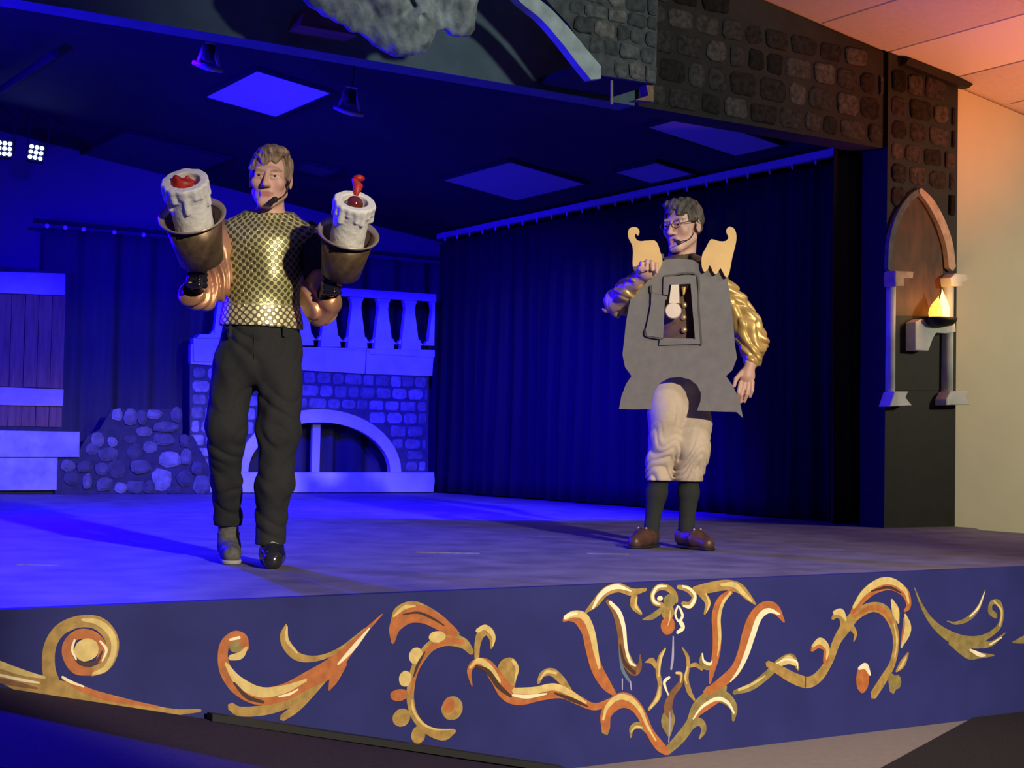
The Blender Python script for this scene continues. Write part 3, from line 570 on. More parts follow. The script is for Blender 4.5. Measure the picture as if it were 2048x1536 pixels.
point('flame_light', (fo[0]+.02, fo[1]-.26, fo[2]+.16), 3.5, (1.0, 0.42, 0.1), 0.06)

# ------------------------------------------------------------------ scenery standing off the header
YA = 6.72
def hp(x, y, Y=YA): p = onY(x, y, Y); return (p[0], p[2])
af = thing('arch_flat', 'grey brick-painted cut-out with a pale arch band in front of the header', 'scenery flat', (5.1, YA, 2.7)); ao = (5.1, YA, 2.7)
H2 = lambda x, y: hp(480+x*.42, y*.42)
inner = [H2(*p) for p in ((1330, -140), (1440, -20), (1560, 110), (1650, 240), (1720, 358))]
outer_r = [H2(*p) for p in ((1980, 400), (1990, 0), (1985, -160))]
poly = inner+[H2(1830, 375)]+outer_r
prism('panel', [(x-ao[0], z-ao[2]) for x, z in poly], 0, 0.03, mat('arch_flat_ground', (0.06, 0.066, 0.064), 0.85, var=0.4, vscale=14), af)
def in_poly(x, z, P):
    c = False
    for i in range(len(P)):
        (x1, z1), (x2, z2) = P[i], P[i-1]
        if (z1 > z) != (z2 > z) and x < (x2-x1)*(z-z1)/(z2-z1)+x1: c = not c
    return c
px_ = [p[0] for p in poly]; pz_ = [p[1] for p in poly]
stone_rows(af, 'stone_block', min(px_), max(px_), min(pz_), max(pz_), YA, M_stoneB, 0.125, 0.10, 0.012, gap=0.012, org=ao, jit=0.3,
           ok=lambda x, z, a, b: all(in_poly(x+dx, z+dz, poly) for dx in (-a*.8, a*.8) for dz in (-b*.8, b*.8)))
rb = [(*H2(x, y), wd*.42/pxm((H2(x, y)[0], YA, H2(x, y)[1]))*1.2) for x, y, wd in ((1240, -120, 60), (1340, -10, 62), (1440, 70, 66), (1540, 180, 72), (1620, 280, 76), (1680, 352, 78))]
mesh_obj('arch_band', *ribbon_vf([(x-ao[0], z-ao[2], w_) for x, z, w_ in rb], -0.03, 0.03), M_archpale, af)
st_ = [H2(*p) for p in ((1795, 375), (1795, 490))]
mesh_obj('hanging_stick', *tube_vf([(st_[0][0]-ao[0], 0.05, st_[0][1]-ao[2]), (st_[1][0]-ao[0], 0.05, st_[1][1]-ao[2])], 0.008, 8), mat('raw_wood', (0.3, 0.22, 0.14), 0.7), af)
e_ = [H2(*p) for p in ((1950, 400), (1985, 400), (1985, 480), (1900, 470), (1960, 450))]
prism('edge_return', [(x-ao[0], z-ao[2]) for x, z in e_], 0.03, 0.10, mat('rough_wood_edge', (0.22, 0.13, 0.07), 0.8, var=0.3, vscale=20), af)
tb = [H2(*p) for p in ((1640, 352), (1960, 385))]
box('support_board', tb[0][0]-ao[0], tb[1][0]-ao[0]+.06, 0.03, YP-YA+.03, tb[1][1]-ao[2]+.0, tb[1][1]-ao[2]+.035, M_headblack, af)
# stone crest
cr = thing('stone_crest', 'lumpy grey carved-stone crest hanging at the top of the header', 'ornament', (onY(790, 40, YA)[0], YA, onY(790, 40, YA)[2]))
co = np.array(cr.location); Q = lambda x, y, d=0: (hp(560+x*.205, y*.205)[0]-co[0], d, hp(560+x*.205, y*.205)[1]-co[2])
S = Sculpt((-0.75, -0.2, -0.36), (0.70, 0.16, 0.62), 0.009)
u = .205/pxm((co[0], YA, co[2]))*1.2
for (x, y, rx, ry, d, dy) in ((1150, 250, 350, 250, 0, .07), (900, 60, 420, 260, 0, .06), (600, -40, 340, 200, 0, .07), (1000, -60, 230, 230, -.05, .08), (1500, 60, 300, 200, -.01, .07),
                              (1740, 150, 170, 190, 0, .07), (1700, -60, 220, 200, -.02, .07), (1180, 330, 240, 170, -.03, .06), (420, -160, 260, 180, 0, .06), (1250, -300, 500, 300, 0, .08), (760, -330, 400, 260, 0, .08), (1300, 60, 130, 150, -.06, .05)):
    S.ell(Q(x, y, d), (rx*u, dy, ry*u), 0.02)
for (a, b) in (((700, 120), (930, 240)), ((1180, -40), (1320, 200)), ((1500, -40), (1530, 240)), ((640, -60), (760, 100)), ((1660, 40), (1700, 230))): S.cap(Q(*a, -.085), Q(*b, -.075), .018, .012, .02, sub=True)
S.disp(lambda X, Y, Z: 0.006*np.sin(37*X+11*Z)*np.sin(29*Z-9*X)+0.004*np.sin(83*X)*np.sin(71*Z+20*X))
S.build('crest_body', mat('crest_stone_paint', (0.22, 0.25, 0.23), 0.85, var=0.5, vscale=11, bump=0.4, bscale=30, col2=(0.40, 0.44, 0.40)), cr)
pk = thing('wooden_plank', 'short brown plank fixed behind the stone crest', 'plank', (*onY(640, 45, 6.98)[:2], onY(640, 45, 6.98)[2]))
pp = [onY(x, y, 6.98) for x, y in ((608, 18), (700, 35), (712, 72), (596, 52))]; pc = pk.location
prism('plank_board', [(p[0]-pc[0], p[2]-pc[2]) for p in pp], -0.02, 0.14, mat('plank_brown', (0.16, 0.07, 0.03), 0.7, var=0.3, vscale=12, stretch=(0.3, 3, 3)), pk)

# ------------------------------------------------------------------ drapes
def drape(name, label, p0, p1, z0, z1, m, folds, amp, bulge=0.0, seed=0, n=None):
    """hanging cloth from plan point p0 to p1 with rounded uneven folds"""
    r_ = random.Random(seed); p0 = np.array(p0, float); p1 = np.array(p1, float); L = np.linalg.norm(p1-p0); d = (p1-p0)/L; nn = np.array([-d[1], d[0]])
    N = n or int(folds*14); rows = 14; ph = [r_.random()*6 for _ in range(6)]; v = []
    for k in range(rows+1):
        t = k/rows; z = z0+(z1-z0)*t
        for i in range(N+1):
            s = i/N; wv = s*folds*2*math.pi; a = math.sin(wv+0.8*math.sin(s*17+ph[0]))+0.35*math.sin(wv*1.9+ph[1]+t*1.2)+0.25*math.sin(s*41+ph[2])
            am = amp*(1.0-0.45*t)*(0.8+0.3*math.sin(s*23+ph[3])); off = a*am+0.02*math.sin(s*30+t*4+ph[4])*(1-t)
            q = p0+d*s*L+nn*off; v.append((q[0]-p0[0], q[1]-p0[1], z-z0))
    f = [(k*(N+1)+i, k*(N+1)+i+1, (k+1)*(N+1)+i+1, (k+1)*(N+1)+i) for k in range(rows) for i in range(N)]
    o = mesh_obj('cloth', v, f, m, None, True); sm = o.modifiers.new('thickness', 'SOLIDIFY'); sm.thickness = 0.006
    t = thing(name, label, 'curtain', (p0[0], p0[1], z0)); o.parent = t; return t
XC = 7.67
cur = drape('side_curtain', 'long black pleated curtain along the right side of the stage', (XC, 13.5), (XC, 7.72), 0.015, 2.575, M_curtain, 26, 0.055, seed=3)
hk = MB()
tr = thing('curtain_track', 'straight metal curtain track running above the right side curtain', 'curtain track', (XC, 7.6, 2.62))
box('rail', -0.03, 0.03, 0.0, 5.9, 0.0, 0.055, M_metal, tr)
for i in range(24):
    y = 0.12+i*0.245; mesh_obj('glider', *sphere_vf((-.012, y, -0.012), (.012, .012, .03), 8, 6), M_metal, tr, True)
drape('tormentor_drape', 'flat narrow dark drape just behind the proscenium pillar', (7.30, 7.42), (7.72, 7.42), 0.01, 2.72, M_curtain, 1.6, 0.012, seed=5, n=40)
bcur = drape('back_curtain', 'dark curtain hanging at the back between panelled flat and bridge', (3.66, 13.62), (7.9, 13.62), 0.01, 2.385, M_curtain2, 13, 0.05, seed=8)
bt = thing('curtain_track', 'short track with shiny hooks above the back curtain on the left', 'curtain track', (3.55, 13.6, 2.40))
box('rail', 0.0, 4.3, -0.02, 0.02, 0.015, 0.05, M_stceil, bt)
for cx in (410, 565, 722, 985, 1237, 1480, 1700):
    q = onY(cx*.2344, 200+1000*.2344, 13.55); mesh_obj('hook', *sphere_vf((q[0]-3.55, -0.03, -0.01), .022, 10, 6), M_panel, bt, True)

# ------------------------------------------------------------------ bridge flat at the back
BX = lambda x, y, Y=YB: onY(370+x*.293, 560+y*.293, Y)
br = thing('bridge_flat', 'painted stone bridge flat with vase balustrade and low arch at the back', 'scenery flat', (6.2, YB, 0)); bo = (6.2, YB, 0)
def bp(pts): return [(BX(x, y)[0]-bo[0], BX(x, y)[2]) for x, y in pts]
prism('top_rail', bp([(20, 35), (1040, 55), (1702, 100), (1700, 150), (1040, 112), (20, 95)]), -0.05, 0.03, M_palestone, br, inset=0.006)
hw = [(105, 4), (120, 40), (150, 54), (190, 60), (250, 52), (330, 42), (395, 34), (405, 22), (430, 3)]
hx = [160+182.5*i for i in range(9)]
def ydrift(x): return (x-1255)*0.05
for i in range(len(hx)-1):
    a, b = hx[i], hx[i+1]
    if a > 200 and b < 700 and False: continue
    L_ = [(a+w_, y+ydrift(a)) for y, w_ in hw]; R_ = [(b-w_, y+ydrift(b)) for y, w_ in reversed(hw)]
    prism('baluster', bp(L_+R_), -0.03, 0.03, M_palestone, br, inset=0.006)
prism('baluster', bp([(hx[-1]+w_, y+ydrift(hx[-1])) for y, w_ in hw]+[(1692, 450), (1698, 125)]), -0.03, 0.03, M_palestone, br)
for i in range(len(hx)-1):
    a = hx[i]+91-62; y = 395+ydrift(hx[i])+6
    prism('plinth_block', bp([(a, y), (a+124, y), (a+130, y+75), (a-6, y+75)]), -0.05, 0.02, M_palestone, br, inset=0.006)
prism('ledge', bp([(30, 440), (1690, 480), (1690, 530), (1240, 505), (1240, 480), (30, 460)]), -0.045, 0.03, M_palestone, br)
prism('base_course', bp([(30, 455), (1225, 480), (1215, 640), (30, 575)]), -0.035, 0.03, M_palestone, br)
prism('base_course', bp([(1232, 482), (1688, 500), (1678, 655), (1225, 642)]), -0.03, 0.03, M_palestone, br)
ca, ax_, az_ = 905, 560, 430
def on_arch(k, a0, n=24): return [(ca+ax_*k[0]*math.cos(t), 1312-az_*k[1]*math.sin(t)) for t in np.linspace(*a0, n)]
wallp = [(1660, 640), (30, 560), (30, 1312)]+on_arch((1, 1), (math.pi, 0))+[(1655, 1312)]
prism('wall_backing', bp(wallp), -0.012, 0.02, M_mortar, br)
orng = on_arch((1, 1), (math.pi, 0)); inr = on_arch((.87, .80), (0, math.pi))
prism('arch_ring', bp(orng+inr), -0.04, 0.03, M_palestone, br, inset=0.004)
W_ = [(BX(x, y)[0], BX(x, y)[2]) for x, y in wallp]; x_a, x_b = BX(35, 900)[0], BX(1650, 900)[0]
stone_rows(br, 'brick', x_a, x_b, BX(900, 1305)[2], BX(900, 600)[2]+.06, YB-.012, M_stoneC, 0.165, 0.115, 0.012, gap=0.022, org=bo, n=8, jit=0.14,
           ok=lambda x, z, a, b: all(in_poly(x+dx, z+dz, W_) for dx in (-a*.55, a*.55) for dz in (-b*.55, b*.55)))
prism('footing', bp([(-10, 1312), (1685, 1312), (1690, 1370), (1680, 1448), (-10, 1450)]), -0.05, 0.03, M_palestone, br, inset=0.006)
box('prop_post', *[BX(895, 1300)[0]-bo[0], BX(948, 1300)[0]-bo[0]], 0.1, 0.14, 0.0, BX(900, 975)[2]+.1, M_metal, br)
prism('end_pier', bp([(42, 398), (240, 398), (240, 560), (45, 560)]), -0.06, 0.03, M_palestone, br, inset=0.008)
prism('pier_cap', bp([(82, 372), (240, 375), (240, 400), (60, 398)]), -0.08, 0.03, M_palestone, br)
# rock flat, block and panelled house flat on the left
GX = lambda x, y, Y: onY(x*.3125, 540+y*.3125, Y)
YR = 13.12
rk = thing('rock_flat', 'low cut-out flat of tumbled round rocks left of the bridge', 'scenery flat', (4.4, YR, 0)); ro = (4.4, YR, 0)
def rp(pts, Y=YR): return [(GX(x, y, Y)[0]-ro[0], max(GX(x, y, Y)[2], 0.004)) for x, y in pts]
prism('rock_panel', rp([(352, 1208), (480, 1205), (560, 1060), (640, 1020), (712, 892), (1165, 888), (1168, 1058), (1235, 1060), (1345, 1270), (1345, 1450), (352, 1440)]), 0, 0.03, M_rockback, rk)
for (x, y, a, b) in ((745, 925, 30, 36), (830, 940, 40, 45), (905, 945, 30, 40), (985, 922, 45, 28), (1128, 925, 35, 45), (1050, 1005, 78, 30), (920, 1035, 45, 28), (830, 1082, 36, 26), (715, 1102, 28, 30), (625, 1085, 36, 40), (690, 1180, 58, 40),
                    (592, 1145, 40, 32), (860, 1165, 45, 48), (890, 1258, 62, 42), (745, 1275, 52, 50), (645, 1270, 40, 38), (535, 1258, 45, 38), (448, 1330, 40, 40), (555, 1352, 28, 46), (665, 1372, 48, 42), (860, 1388, 56, 36),
                    (1030, 1340, 56, 62), (1085, 1212, 70, 48), (1040, 1085, 70, 36), (1180, 1095, 30, 40), (1180, 1335, 52, 46), (960, 1130, 40, 34), (1185, 1195, 32, 50), (1290, 1375, 52, 55), (430, 1250, 40, 32), (950, 1390, 36, 40), (1110, 1410, 40, 26), (770, 1395, 36, 34), (1260, 1270, 36, 40)):
    c = GX(x, y, YR); k = .3125/pxm(c)*1.15
    prism('rock', [(p-ro[0], max(q, .004)) for p, q in stone_poly(c[0], c[2], a*k, b*k, 9, 0.25)], -0.03*(.6+random.random()), 0.001, random.choice(M_stoneD), rk, inset=0.03)
bl = thing('stone_block_flat', 'pale mottled stepped stone block at the far left of the stage', 'scenery flat', (3.4, 13.2, 0))
def gp(pts, Y, o): return [(GX(x, y, Y)[0]-o, max(GX(x, y, Y)[2], .004)) for x, y in pts]
prism('upper_block', gp([(-250, 1022), (486, 1035), (484, 1197), (-250, 1197)], 13.2, 3.4), -0.12, 0.05, M_block, bl, inset=0.01)
prism('lower_block', gp([(-250, 1198), (352, 1198), (346, 1408), (-250, 1412)], 13.2, 3.4), -0.09, 0.05, M_block, bl, inset=0.01)
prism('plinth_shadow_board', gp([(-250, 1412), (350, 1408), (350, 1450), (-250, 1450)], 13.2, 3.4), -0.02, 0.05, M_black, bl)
hs = thing('panelled_house_flat', 'brown planked house flat with two pale beams at the far left', 'scenery flat', (3.4, 13.42, 0)); 
box('backing_board', -1.2, GX(404, 600, 13.42)[0]-3.4, 0.0, 0.03, 0.45, GX(300, 0, 13.42)[2], M_rockback, hs)
xr = GX(404, 600, 13.42)[0]-3.4
for i in range(11):
    x1 = xr-i*0.118; box('plank', x1-.112, x1, -0.012-.003*(i % 3), 0.0, GX(300, 755, 13.42)[2], GX(300, 150, 13.42)[2], M_wood, hs)
    box('plank', x1-.112, x1, -0.012-.003*((i+1) % 3), 0.0, GX(300, 1004, 13.42)[2], GX(300, 865, 13.42)[2], M_wood, hs)
prism('beam', gp([(-300, 5), (410, 25), (408, 165), (-300, 140)], 13.42, 3.4), -0.05, 0, M_beam, hs, inset=0.008)
prism('beam', gp([(-300, 738), (398, 765), (394, 872), (-300, 860)], 13.42, 3.4), -0.05, 0, M_beam, hs, inset=0.008)
# lamps: two LED panels at the back, two hanging fixtures
M_diode = mat('blue_white_diode', (0.6, 0.7, 1.0), 0.4, emit=(0.35, 0.5, 1.0), estr=14.0)
for (px, py, tilt, lab) in ((9, 297, 0.02, 'nine-diode blue stage lamp cut by the left edge of the picture'), (72, 305, 0.12, 'nine-diode blue stage lamp, the right one of the pair')):
    p = onY(px, py, 12.9); t = thing('stage_lamp', lab, 'stage light', p, group='blue diode lamps at the back'); t.rotation_euler = (0, tilt, -math.atan2(p[0], p[1]))
    box('housing', -0.07, 0.07, 0.0, 0.10, -0.075, 0.075, M_black, t)
    for i in range(3):
        for j in range(3): mesh_obj('diode', *lathe_vf((-.042+.042*i, -0.006, -.045+.045*j), (0, 1, 0), [(.010, 0), (.017, .002), (.017, .008)], 12), M_diode, t)
    y_ = MB(); y_.box(-.085, -.075, .03, .05, -.02, zs(p[0])-p[2]-.03); y_.box(.075, .085, .03, .05, -.02, zs(p[0])-p[2]-.03); y_.build('yoke', M_black, t)
for (px, py, Yh, hgt, kind_, lab) in ((415, 135, 8.1, 0.24, 0, 'small hanging stage fixture nearest the top left, below the header'), (697, 224, 8.2, 0.24, 1, 'bell-shaped hanging stage fixture right of the bright ceiling lens')):
    p = onY(px, py, Yh); t = thing('hanging_fixture', lab, 'stage light', p, group='fixtures hung under the stage ceiling'); t.rotation_euler = (0, 0.1, -math.atan2(p[0], p[1]))
    s = 1/pxm(p)
    base = MB(); base.add(*tube_vf([(-30*s, 0, 6*s), (-8*s, -.01, 0), (8*s, -.01, -2*s), (30*s, 0, -2*s)], [.012, .017, .017, .013], 10)); base.build('tray', M_metal, t, True)
    for sg in (-1, 1): mesh_obj('arm', *tube_vf([(sg*22*s, 0, 3*s), (sg*15*s, .01, 26*s), (sg*12*s, .01, 52*s)], [.008, .013 if not kind_ else .009, .006], 8), M_metal, t, True)
    mesh_obj('barrel', *lathe_vf((0, .06, 18*s), (0, 0, 1), [(.02, 0), (.04, .01), (.036, .08), (.015, .10)], 14), M_black, t, True)
    mesh_obj('hanger', *tube_vf([(0, .03, 50*s), (0, .03, zs(p[0])-p[2])], .006, 8), M_black, t)
    mesh_obj('crossbar', *tube_vf([(-13*s, .01, 51*s), (13*s, .01, 51*s)], .006, 8), M_metal, t)
# tape marks on the stage floor
M_tape = mat('worn_tape', (0.22, 0.20, 0.165), 0.8, var=0.3, vscale=30)
for (px, py, a, L_, lab) in ((78, 1130, 0.5, .16, 'short worn tape mark on the bright blue floor at left'), (895, 1106, 0.45, .30, 'worn tape mark on the floor between the two performers'), (1215, 1108, 0.45, .2, 'worn tape mark just left of the brown shoes')):
    p = onZ(px, py, 0); o = box('floor_tape', -L_/2, L_/2, -.025, .025, 0.0, .002, M_tape); o.location = (p[0], p[1], 0.0005); o.rotation_euler = (0, 0, -YAW); tag(o, lab, 'tape', 'tape marks on the stage floor')
# ------------------------------------------------------------------ the performers
from mathutils.geometry import tessellate_polygon
class Fig:
    """local frame: x picture right, y away from the viewer, z up, origin between the feet"""
    def __init__(s, px, py):
        s.b = onZ(px, py, 0.0); h = s.b.copy(); h[2] = 0; s.n = h/np.linalg.norm(h); s.r = np.array([s.n[1], -s.n[0], 0.0]); s.rot = math.atan2(s.r[1], s.r[0])
    def __call__(s, px, py, d=0.0):
        q = ray(px, py); t = ((s.b+s.n*d-CAM) @ s.n)/(q @ s.n); p = CAM+q*t-s.b; return np.array([p @ s.r, p @ s.n, p[2]])
    def view(s, px, py): q = ray(px, py); q = q/np.linalg.norm(q); return np.array([q @ s.r, q @ s.n, q[2]])
def skin_mat(name, base, rough=0.5):
    m = bpy.data.materials.new(name); m.use_nodes = True; nt = m.node_tree; b = nt.nodes['Principled BSDF']
    a = nt.nodes.new('ShaderNodeVertexColor'); a.layer_name = 'tint'; b.inputs['Roughness'].default_value = rough
    n = nt.nodes.new('ShaderNodeTexNoise'); n.inputs['Scale'].default_value = 30; tc = nt.nodes.new('ShaderNodeTexCoord'); nt.links.new(tc.outputs['Object'], n.inputs['Vector'])
    mx = nt.nodes.new('ShaderNodeMixRGB'); mx.blend_type = 'MULTIPLY'; mx.inputs[0].default_value = 0.12
    nt.links.new(a.outputs['Color'], mx.inputs[1]); nt.links.new(n.outputs['Fac'], mx.inputs[2]); nt.links.new(mx.outputs[0], b.inputs['Base Color'])
    b.inputs['Subsurface Weight'].default_value = 0.08; b.inputs['Subsurface Radius'].default_value = (0.02, 0.008, 0.005); b.inputs['Subsurface Scale'].default_value = 0.3
    b.inputs['Specular IOR Level'].default_value = 0.35; return m
def hair_mat(name, c1, c2):
    m = mat(name, c1, 0.55, var=0.3, vscale=40, col2=c2, bump=0.5, bscale=90, stretch=(1.0, 1.0, 0.25), spec=0.3); return m
class Head:
    def __init__(s, c, yaw, tilt=0.0, roll=0.0, sc=1.0):
        R_ = Matrix.Rotation(-yaw, 3, 'Z') @ Matrix.Rotation(tilt, 3, 'X') @ Matrix.Rotation(roll, 3, 'Y'); s.M = np.array(R_); s.c = np.array(c); s.s = sc
    def __call__(s, x, y, z): return s.c+s.M @ (np.array([x, y, z])*s.s)
    def inv(s, V): return ((V-s.c) @ s.M)/s.s
    def sculpt(s, S, neck, nr=0.052, furrow=0.0, open_mouth=False):
        P, k, M = s, s.s, s.M
        S.ell(P(0, .022, .034), np.array((.0755, .094, .084))*k, .01, M=M)
        S.ell(P(0, -.028, -.040), np.array((.060, .062, .076))*k, .025*k, M=M)
        for g in (-1, 1):
            S.cap(P(g*.052, .0, -.062), P(g*.018, -.066, -.104), .020*k, .020*k, .022*k)
            S.ell(P(g*.044, -.060, -.026), np.array((.022, .022, .024))*k, .018*k, M=M)
        S.cap(P(-.012, -.072, -.106), P(.012, -.072, -.106), .019*k, .019*k, .014*k)
        S.cap(P(-.038, -.076, .021), P(.038, -.076, .021), .013*k, .013*k, .016*k)
        for g in (-1, 1): S.ell(P(g*.031, -.100, .002), np.array((.018, .016, .0115))*k, .010*k, sub=True, M=M)
        S.cap(P(0, -.086, .012), P(0, -.111, -.034), .0075*k, .0115*k, .010*k)
        S.ell(P(0, -.109, -.038), np.array((.0125, .012, .010))*k, .008*k, M=M)
        for g in (-1, 1): S.ell(P(g*.0125, -.099, -.041), np.array((.0085, .010, .0075))*k, .006*k, M=M)
        for g in (-1, 1): S.cap(P(g*.018, -.0855, .0065), P(g*.046, -.0765, .005), .0062*k, .0062*k, .005*k); S.cap(P(g*.018, -.0845, -.0085), P(g*.046, -.0765, -.0075), .0056*k, .0056*k, .005*k)     # lids
        S.cap(P(-.019, -.084, -.0665), P(.019, -.084, -.0665), .0062*k, .0062*k, .007*k); S.cap(P(-.016, -.084, -.078), P(.016, -.084, -.078), .0072*k, .0072*k, .007*k)
        S.cap(P(-.022, -.094, -.0718), P(.022, -.094, -.0718), .0032*k, .0032*k, .003*k, sub=True)
        if open_mouth: S.ell(P(0, -.094, -.073), np.array((.012, .014, .009))*k, .003*k, sub=True, M=M)
        for g in (-1, 1):
            S.ell(P(g*.079, .012, -.012), np.array((.0075, .020, .032))*k, .006*k, M=M); S.ell(P(g*.086, .006, -.010), np.array((.005, .011, .018))*k, .004*k, sub=True, M=M)
        S.cap(P(0, .022, -.055), neck, nr*k, nr*k*1.08, .02)
    def color(s, V, skin, lip, brow, cheek, stubble=None):
        q = s.inv(V); col = np.tile(np.array(skin, float), (len(V), 1)); fr = (q[:, 1] < -.045)
        def mixin(w_, c): 
            nonlocal col; w_ = np.clip(w_, 0, 1)[:, None]; col = col*(1-w_)+np.array(c)*w_
        for g in (-1, 1): mixin(np.exp(-(((q[:, 0]-g*.042)/.022)**2+((q[:, 2]+.035)/.024)**2))*.5*fr, cheek)
        mixin(np.exp(-((q[:, 0]/.016)**2+((q[:, 2]+.038)/.016)**2))*.45*fr, cheek)
        mixin((np.clip(1.25-np.sqrt((q[:, 0]/.0245)**2+((q[:, 2]+.0725)/.0085)**2), 0, .25)*4)*fr*(q[:, 1] < -.07), lip)
        for g in (-1, 1): mixin((np.clip(1.3-np.sqrt(((q[:, 0]-g*.034)/.022)**2+((q[:, 2]-.0195-.22*(np.abs(q[:, 0])-.034))/.0050)**2), 0, .3)*3)*fr*.8, brow)
        for g in (-1, 1): mixin((np.clip(1.2-np.sqrt(((q[:, 0]-g*.012)/.005)**2+((q[:, 2]+.047)/.003)**2), 0, .2)*5)*fr*.7, brow)
        return col
    def hair(s, name, parent, m, thick=0.013, front=.055, side=-.035, seed=1, amp=.004, part=0.02):
        lo = s.c-.15*s.s; hi = s.c+.16*s.s; S = Sculpt(lo, hi, .0032); P, k, M = s, s.s, s.M
        S.ell(P(0, .024, .038), np.array((.0755+thick*.8, .094+thick, .084+thick*1.15))*k, .005, M=M)
        S.ell(P(part, -.035, .098), np.array((.055, .045, .026))*k, .02*k, M=M)
        for g in (-1, 1): S.cap(P(g*.071, -.012, .03), P(g*.074, .0, side), .014*k, .008*k, .012*k)
        S.cap(P(-.035, .078, -.02), P(.035, .078, -.02), .022*k, .022*k, .02*k)
        def fn(X, Y, Z):
            a = [(X-s.c[0])*M[0, i]+(Y-s.c[1])*M[1, i]+(Z-s.c[2])*M[2, i] for i in range(3)]; x, y, z = [q/k for q in a]
            st = np.sin(x*210+y*60+3*np.sin(z*50+seed))*.5+np.sin(x*120-z*95+y*150+seed)*.6+np.sin(y*230+x*45+z*60)*.35
            face = .0+0*x
            line = front-.012*np.sin(x*55+seed)-.010*np.sin(x*130+2*seed)-np.maximum(0, np.abs(x)-.058)*2.6
            fz = np.minimum(-(y+.030+.30*np.maximum(np.abs(x)-.055, 0)), line-z)         # >0 inside the face window
            nk = np.minimum(-(z+.030)-0*x, 9); sidecut = np.minimum(side-z+0*x, .055-np.abs(y-.045)*0+0*x)
            low = np.where(y > .03, -(z+.062), side-z)
            return np.maximum(np.maximum(fz, low), 0)*1.0*k+amp*st*k
        S.disp(fn); return S.build(name, m, parent)
    def eyes(s, parent, iris, open_=0.0):
        for g in (-1, 1):
            e = mesh_obj('eye', *sphere_vf((0, 0, 0), .0125*s.s, 16, 12), MATS_EYE[0], parent, True); e.location = s(g*.031, -.0738, -.0005)
            d = s.M @ np.array([0.0, -1, 0]); c0 = d*.0098*s.s
            mesh_obj('iris', *lathe_vf(c0, d, [(.0062*s.s, 0), (.0058*s.s, .0022*s.s), (.003*s.s, .0031*s.s), (.0006, .0032*s.s)], 16), iris, e, True)
MATS_EYE = [mat('eye_white', (0.55, 0.50, 0.47), 0.25)]
M_iris = mat('dark_iris', (0.035, 0.025, 0.02), 0.2)
def wrinkles(seed, amp, f=60):
    r_ = np.random.default_rng(seed); W_ = [(r_.normal(size=3), r_.random()*6, r_.random()*.6+.4) for _ in range(6)]
    def fn(X, Y, Z):
        t = 0
        for d, ph, a in W_: d = d/np.linalg.norm(d); t = t+a*np.sin(f*(d[0]*X+d[1]*Y+d[2]*Z)+ph+1.4*np.sin(f*.37*(d[1]*X-d[0]*Z+d[2]*Y)+ph))
        return amp*t/2.2+0*X
    return fn
def folds(dv, f, amp, seed):
    dv = np.array(dv, float); dv /= np.linalg.norm(dv)
    def fn(X, Y, Z):
        t = f*(dv[0]*X+dv[1]*Y+dv[2]*Z)+1.7*np.sin(19*X+13*Z+seed)+1.1*np.sin(31*Y-23*Z+2*seed)
        return amp*(.6-np.abs(np.sin(t)))+.25*amp*np.sin(.63*t+seed)
    return fn
SK1 = skin_mat('skin_fair', None); SK2 = skin_mat('skin_pinkish', None)
M_copper = mat('copper_satin', (0.52, 0.26, 0.13), 0.38, metal=0.45, var=0.35, vscale=7, bump=0.12, bscale=30)
M_gold = mat('gold_satin', (0.60, 0.40, 0.13), 0.42, metal=0.4, var=0.25, vscale=9, bump=0.12, bscale=30)
M_trous = mat('black_wool', (0.023, 0.0245, 0.0245), 0.85, var=0.15, vscale=200, spec=0.2)
M_glove = mat('black_gloss_glove', (0.010, 0.010, 0.011), 0.22, spec=0.6)
M_shoeb = mat('black_leather', (0.02, 0.02, 0.021), 0.18, spec=0.6)
M_sneak = mat('grey_canvas_shoe', (0.10, 0.095, 0.08), 0.8, var=0.3, vscale=60)
M_sole = mat('pale_sole', (0.35, 0.34, 0.30), 0.7)
M_micblack = mat('mic_foam', (0.012, 0.011, 0.012), 0.8)
# --- performer with the candles
A = Fig(545, 1130)
mp = thing('person', 'fair-haired performer in a gold dotted vest and black trousers, striding forward holding two candles', 'person', A.b, A.rot, group='performers on the stage')
hd = Head(A(541, 355, -.02), math.radians(9), math.radians(4), math.radians(2), 1.03)
S = Sculpt((-.48, -.55, .0), (.40, .40, 1.76), 0.0042)
hd.sculpt(S, A(543, 440, .03), .050)
S.cap(A(500, 462, .03), A(592, 466, .03), .055, .055, .04); S.ell(A(528, 520, .02), (.125, .085, .2), .05); S.ell(A(520, 670, .02), (.13, .09, .14), .05)
LH, RH = A(393, 556, -.24), A(662, 570, -.24)
for sh, el, hnd in ((A(470, 458, .02), A(398, 596, -.10), LH), (A(620, 468, .02), A(646, 618, -.10), RH)):
    S.chain([(sh, .046), (el, .036), (hnd, .026)], .02); S.ell(hnd, (.03, .03, .038), .015)
    for j in range(4): S.cap(hnd+np.array([.026, -.02, .026-.017*j]), hnd+np.array([-.024, -.03, .026-.017*j]), .0075, .007, .004)
    S.cap(hnd+np.array([.02, -.01, .03]), hnd+np.array([-.005, -.035, .044]), .0085, .0075, .006)
S.chain([(A(472, 735, .02), .07), (A(452, 890, .03), .05), (A(455, 1055, .2), .024), (A(458, 1100, .18), .018)], .01)
S.chain([(A(565, 740, .0), .07), (A(556, 890, -.03), .052), (A(544, 1075, .0), .024), (A(545, 1108, -.04), .018)], .01)
S.build('body', SK1, mp, color=lambda V: hd.color(V, (0.56, 0.34, 0.235), (0.44, 0.17, 0.13), (0.26, 0.155, 0.09), (0.60, 0.30, 0.22)))
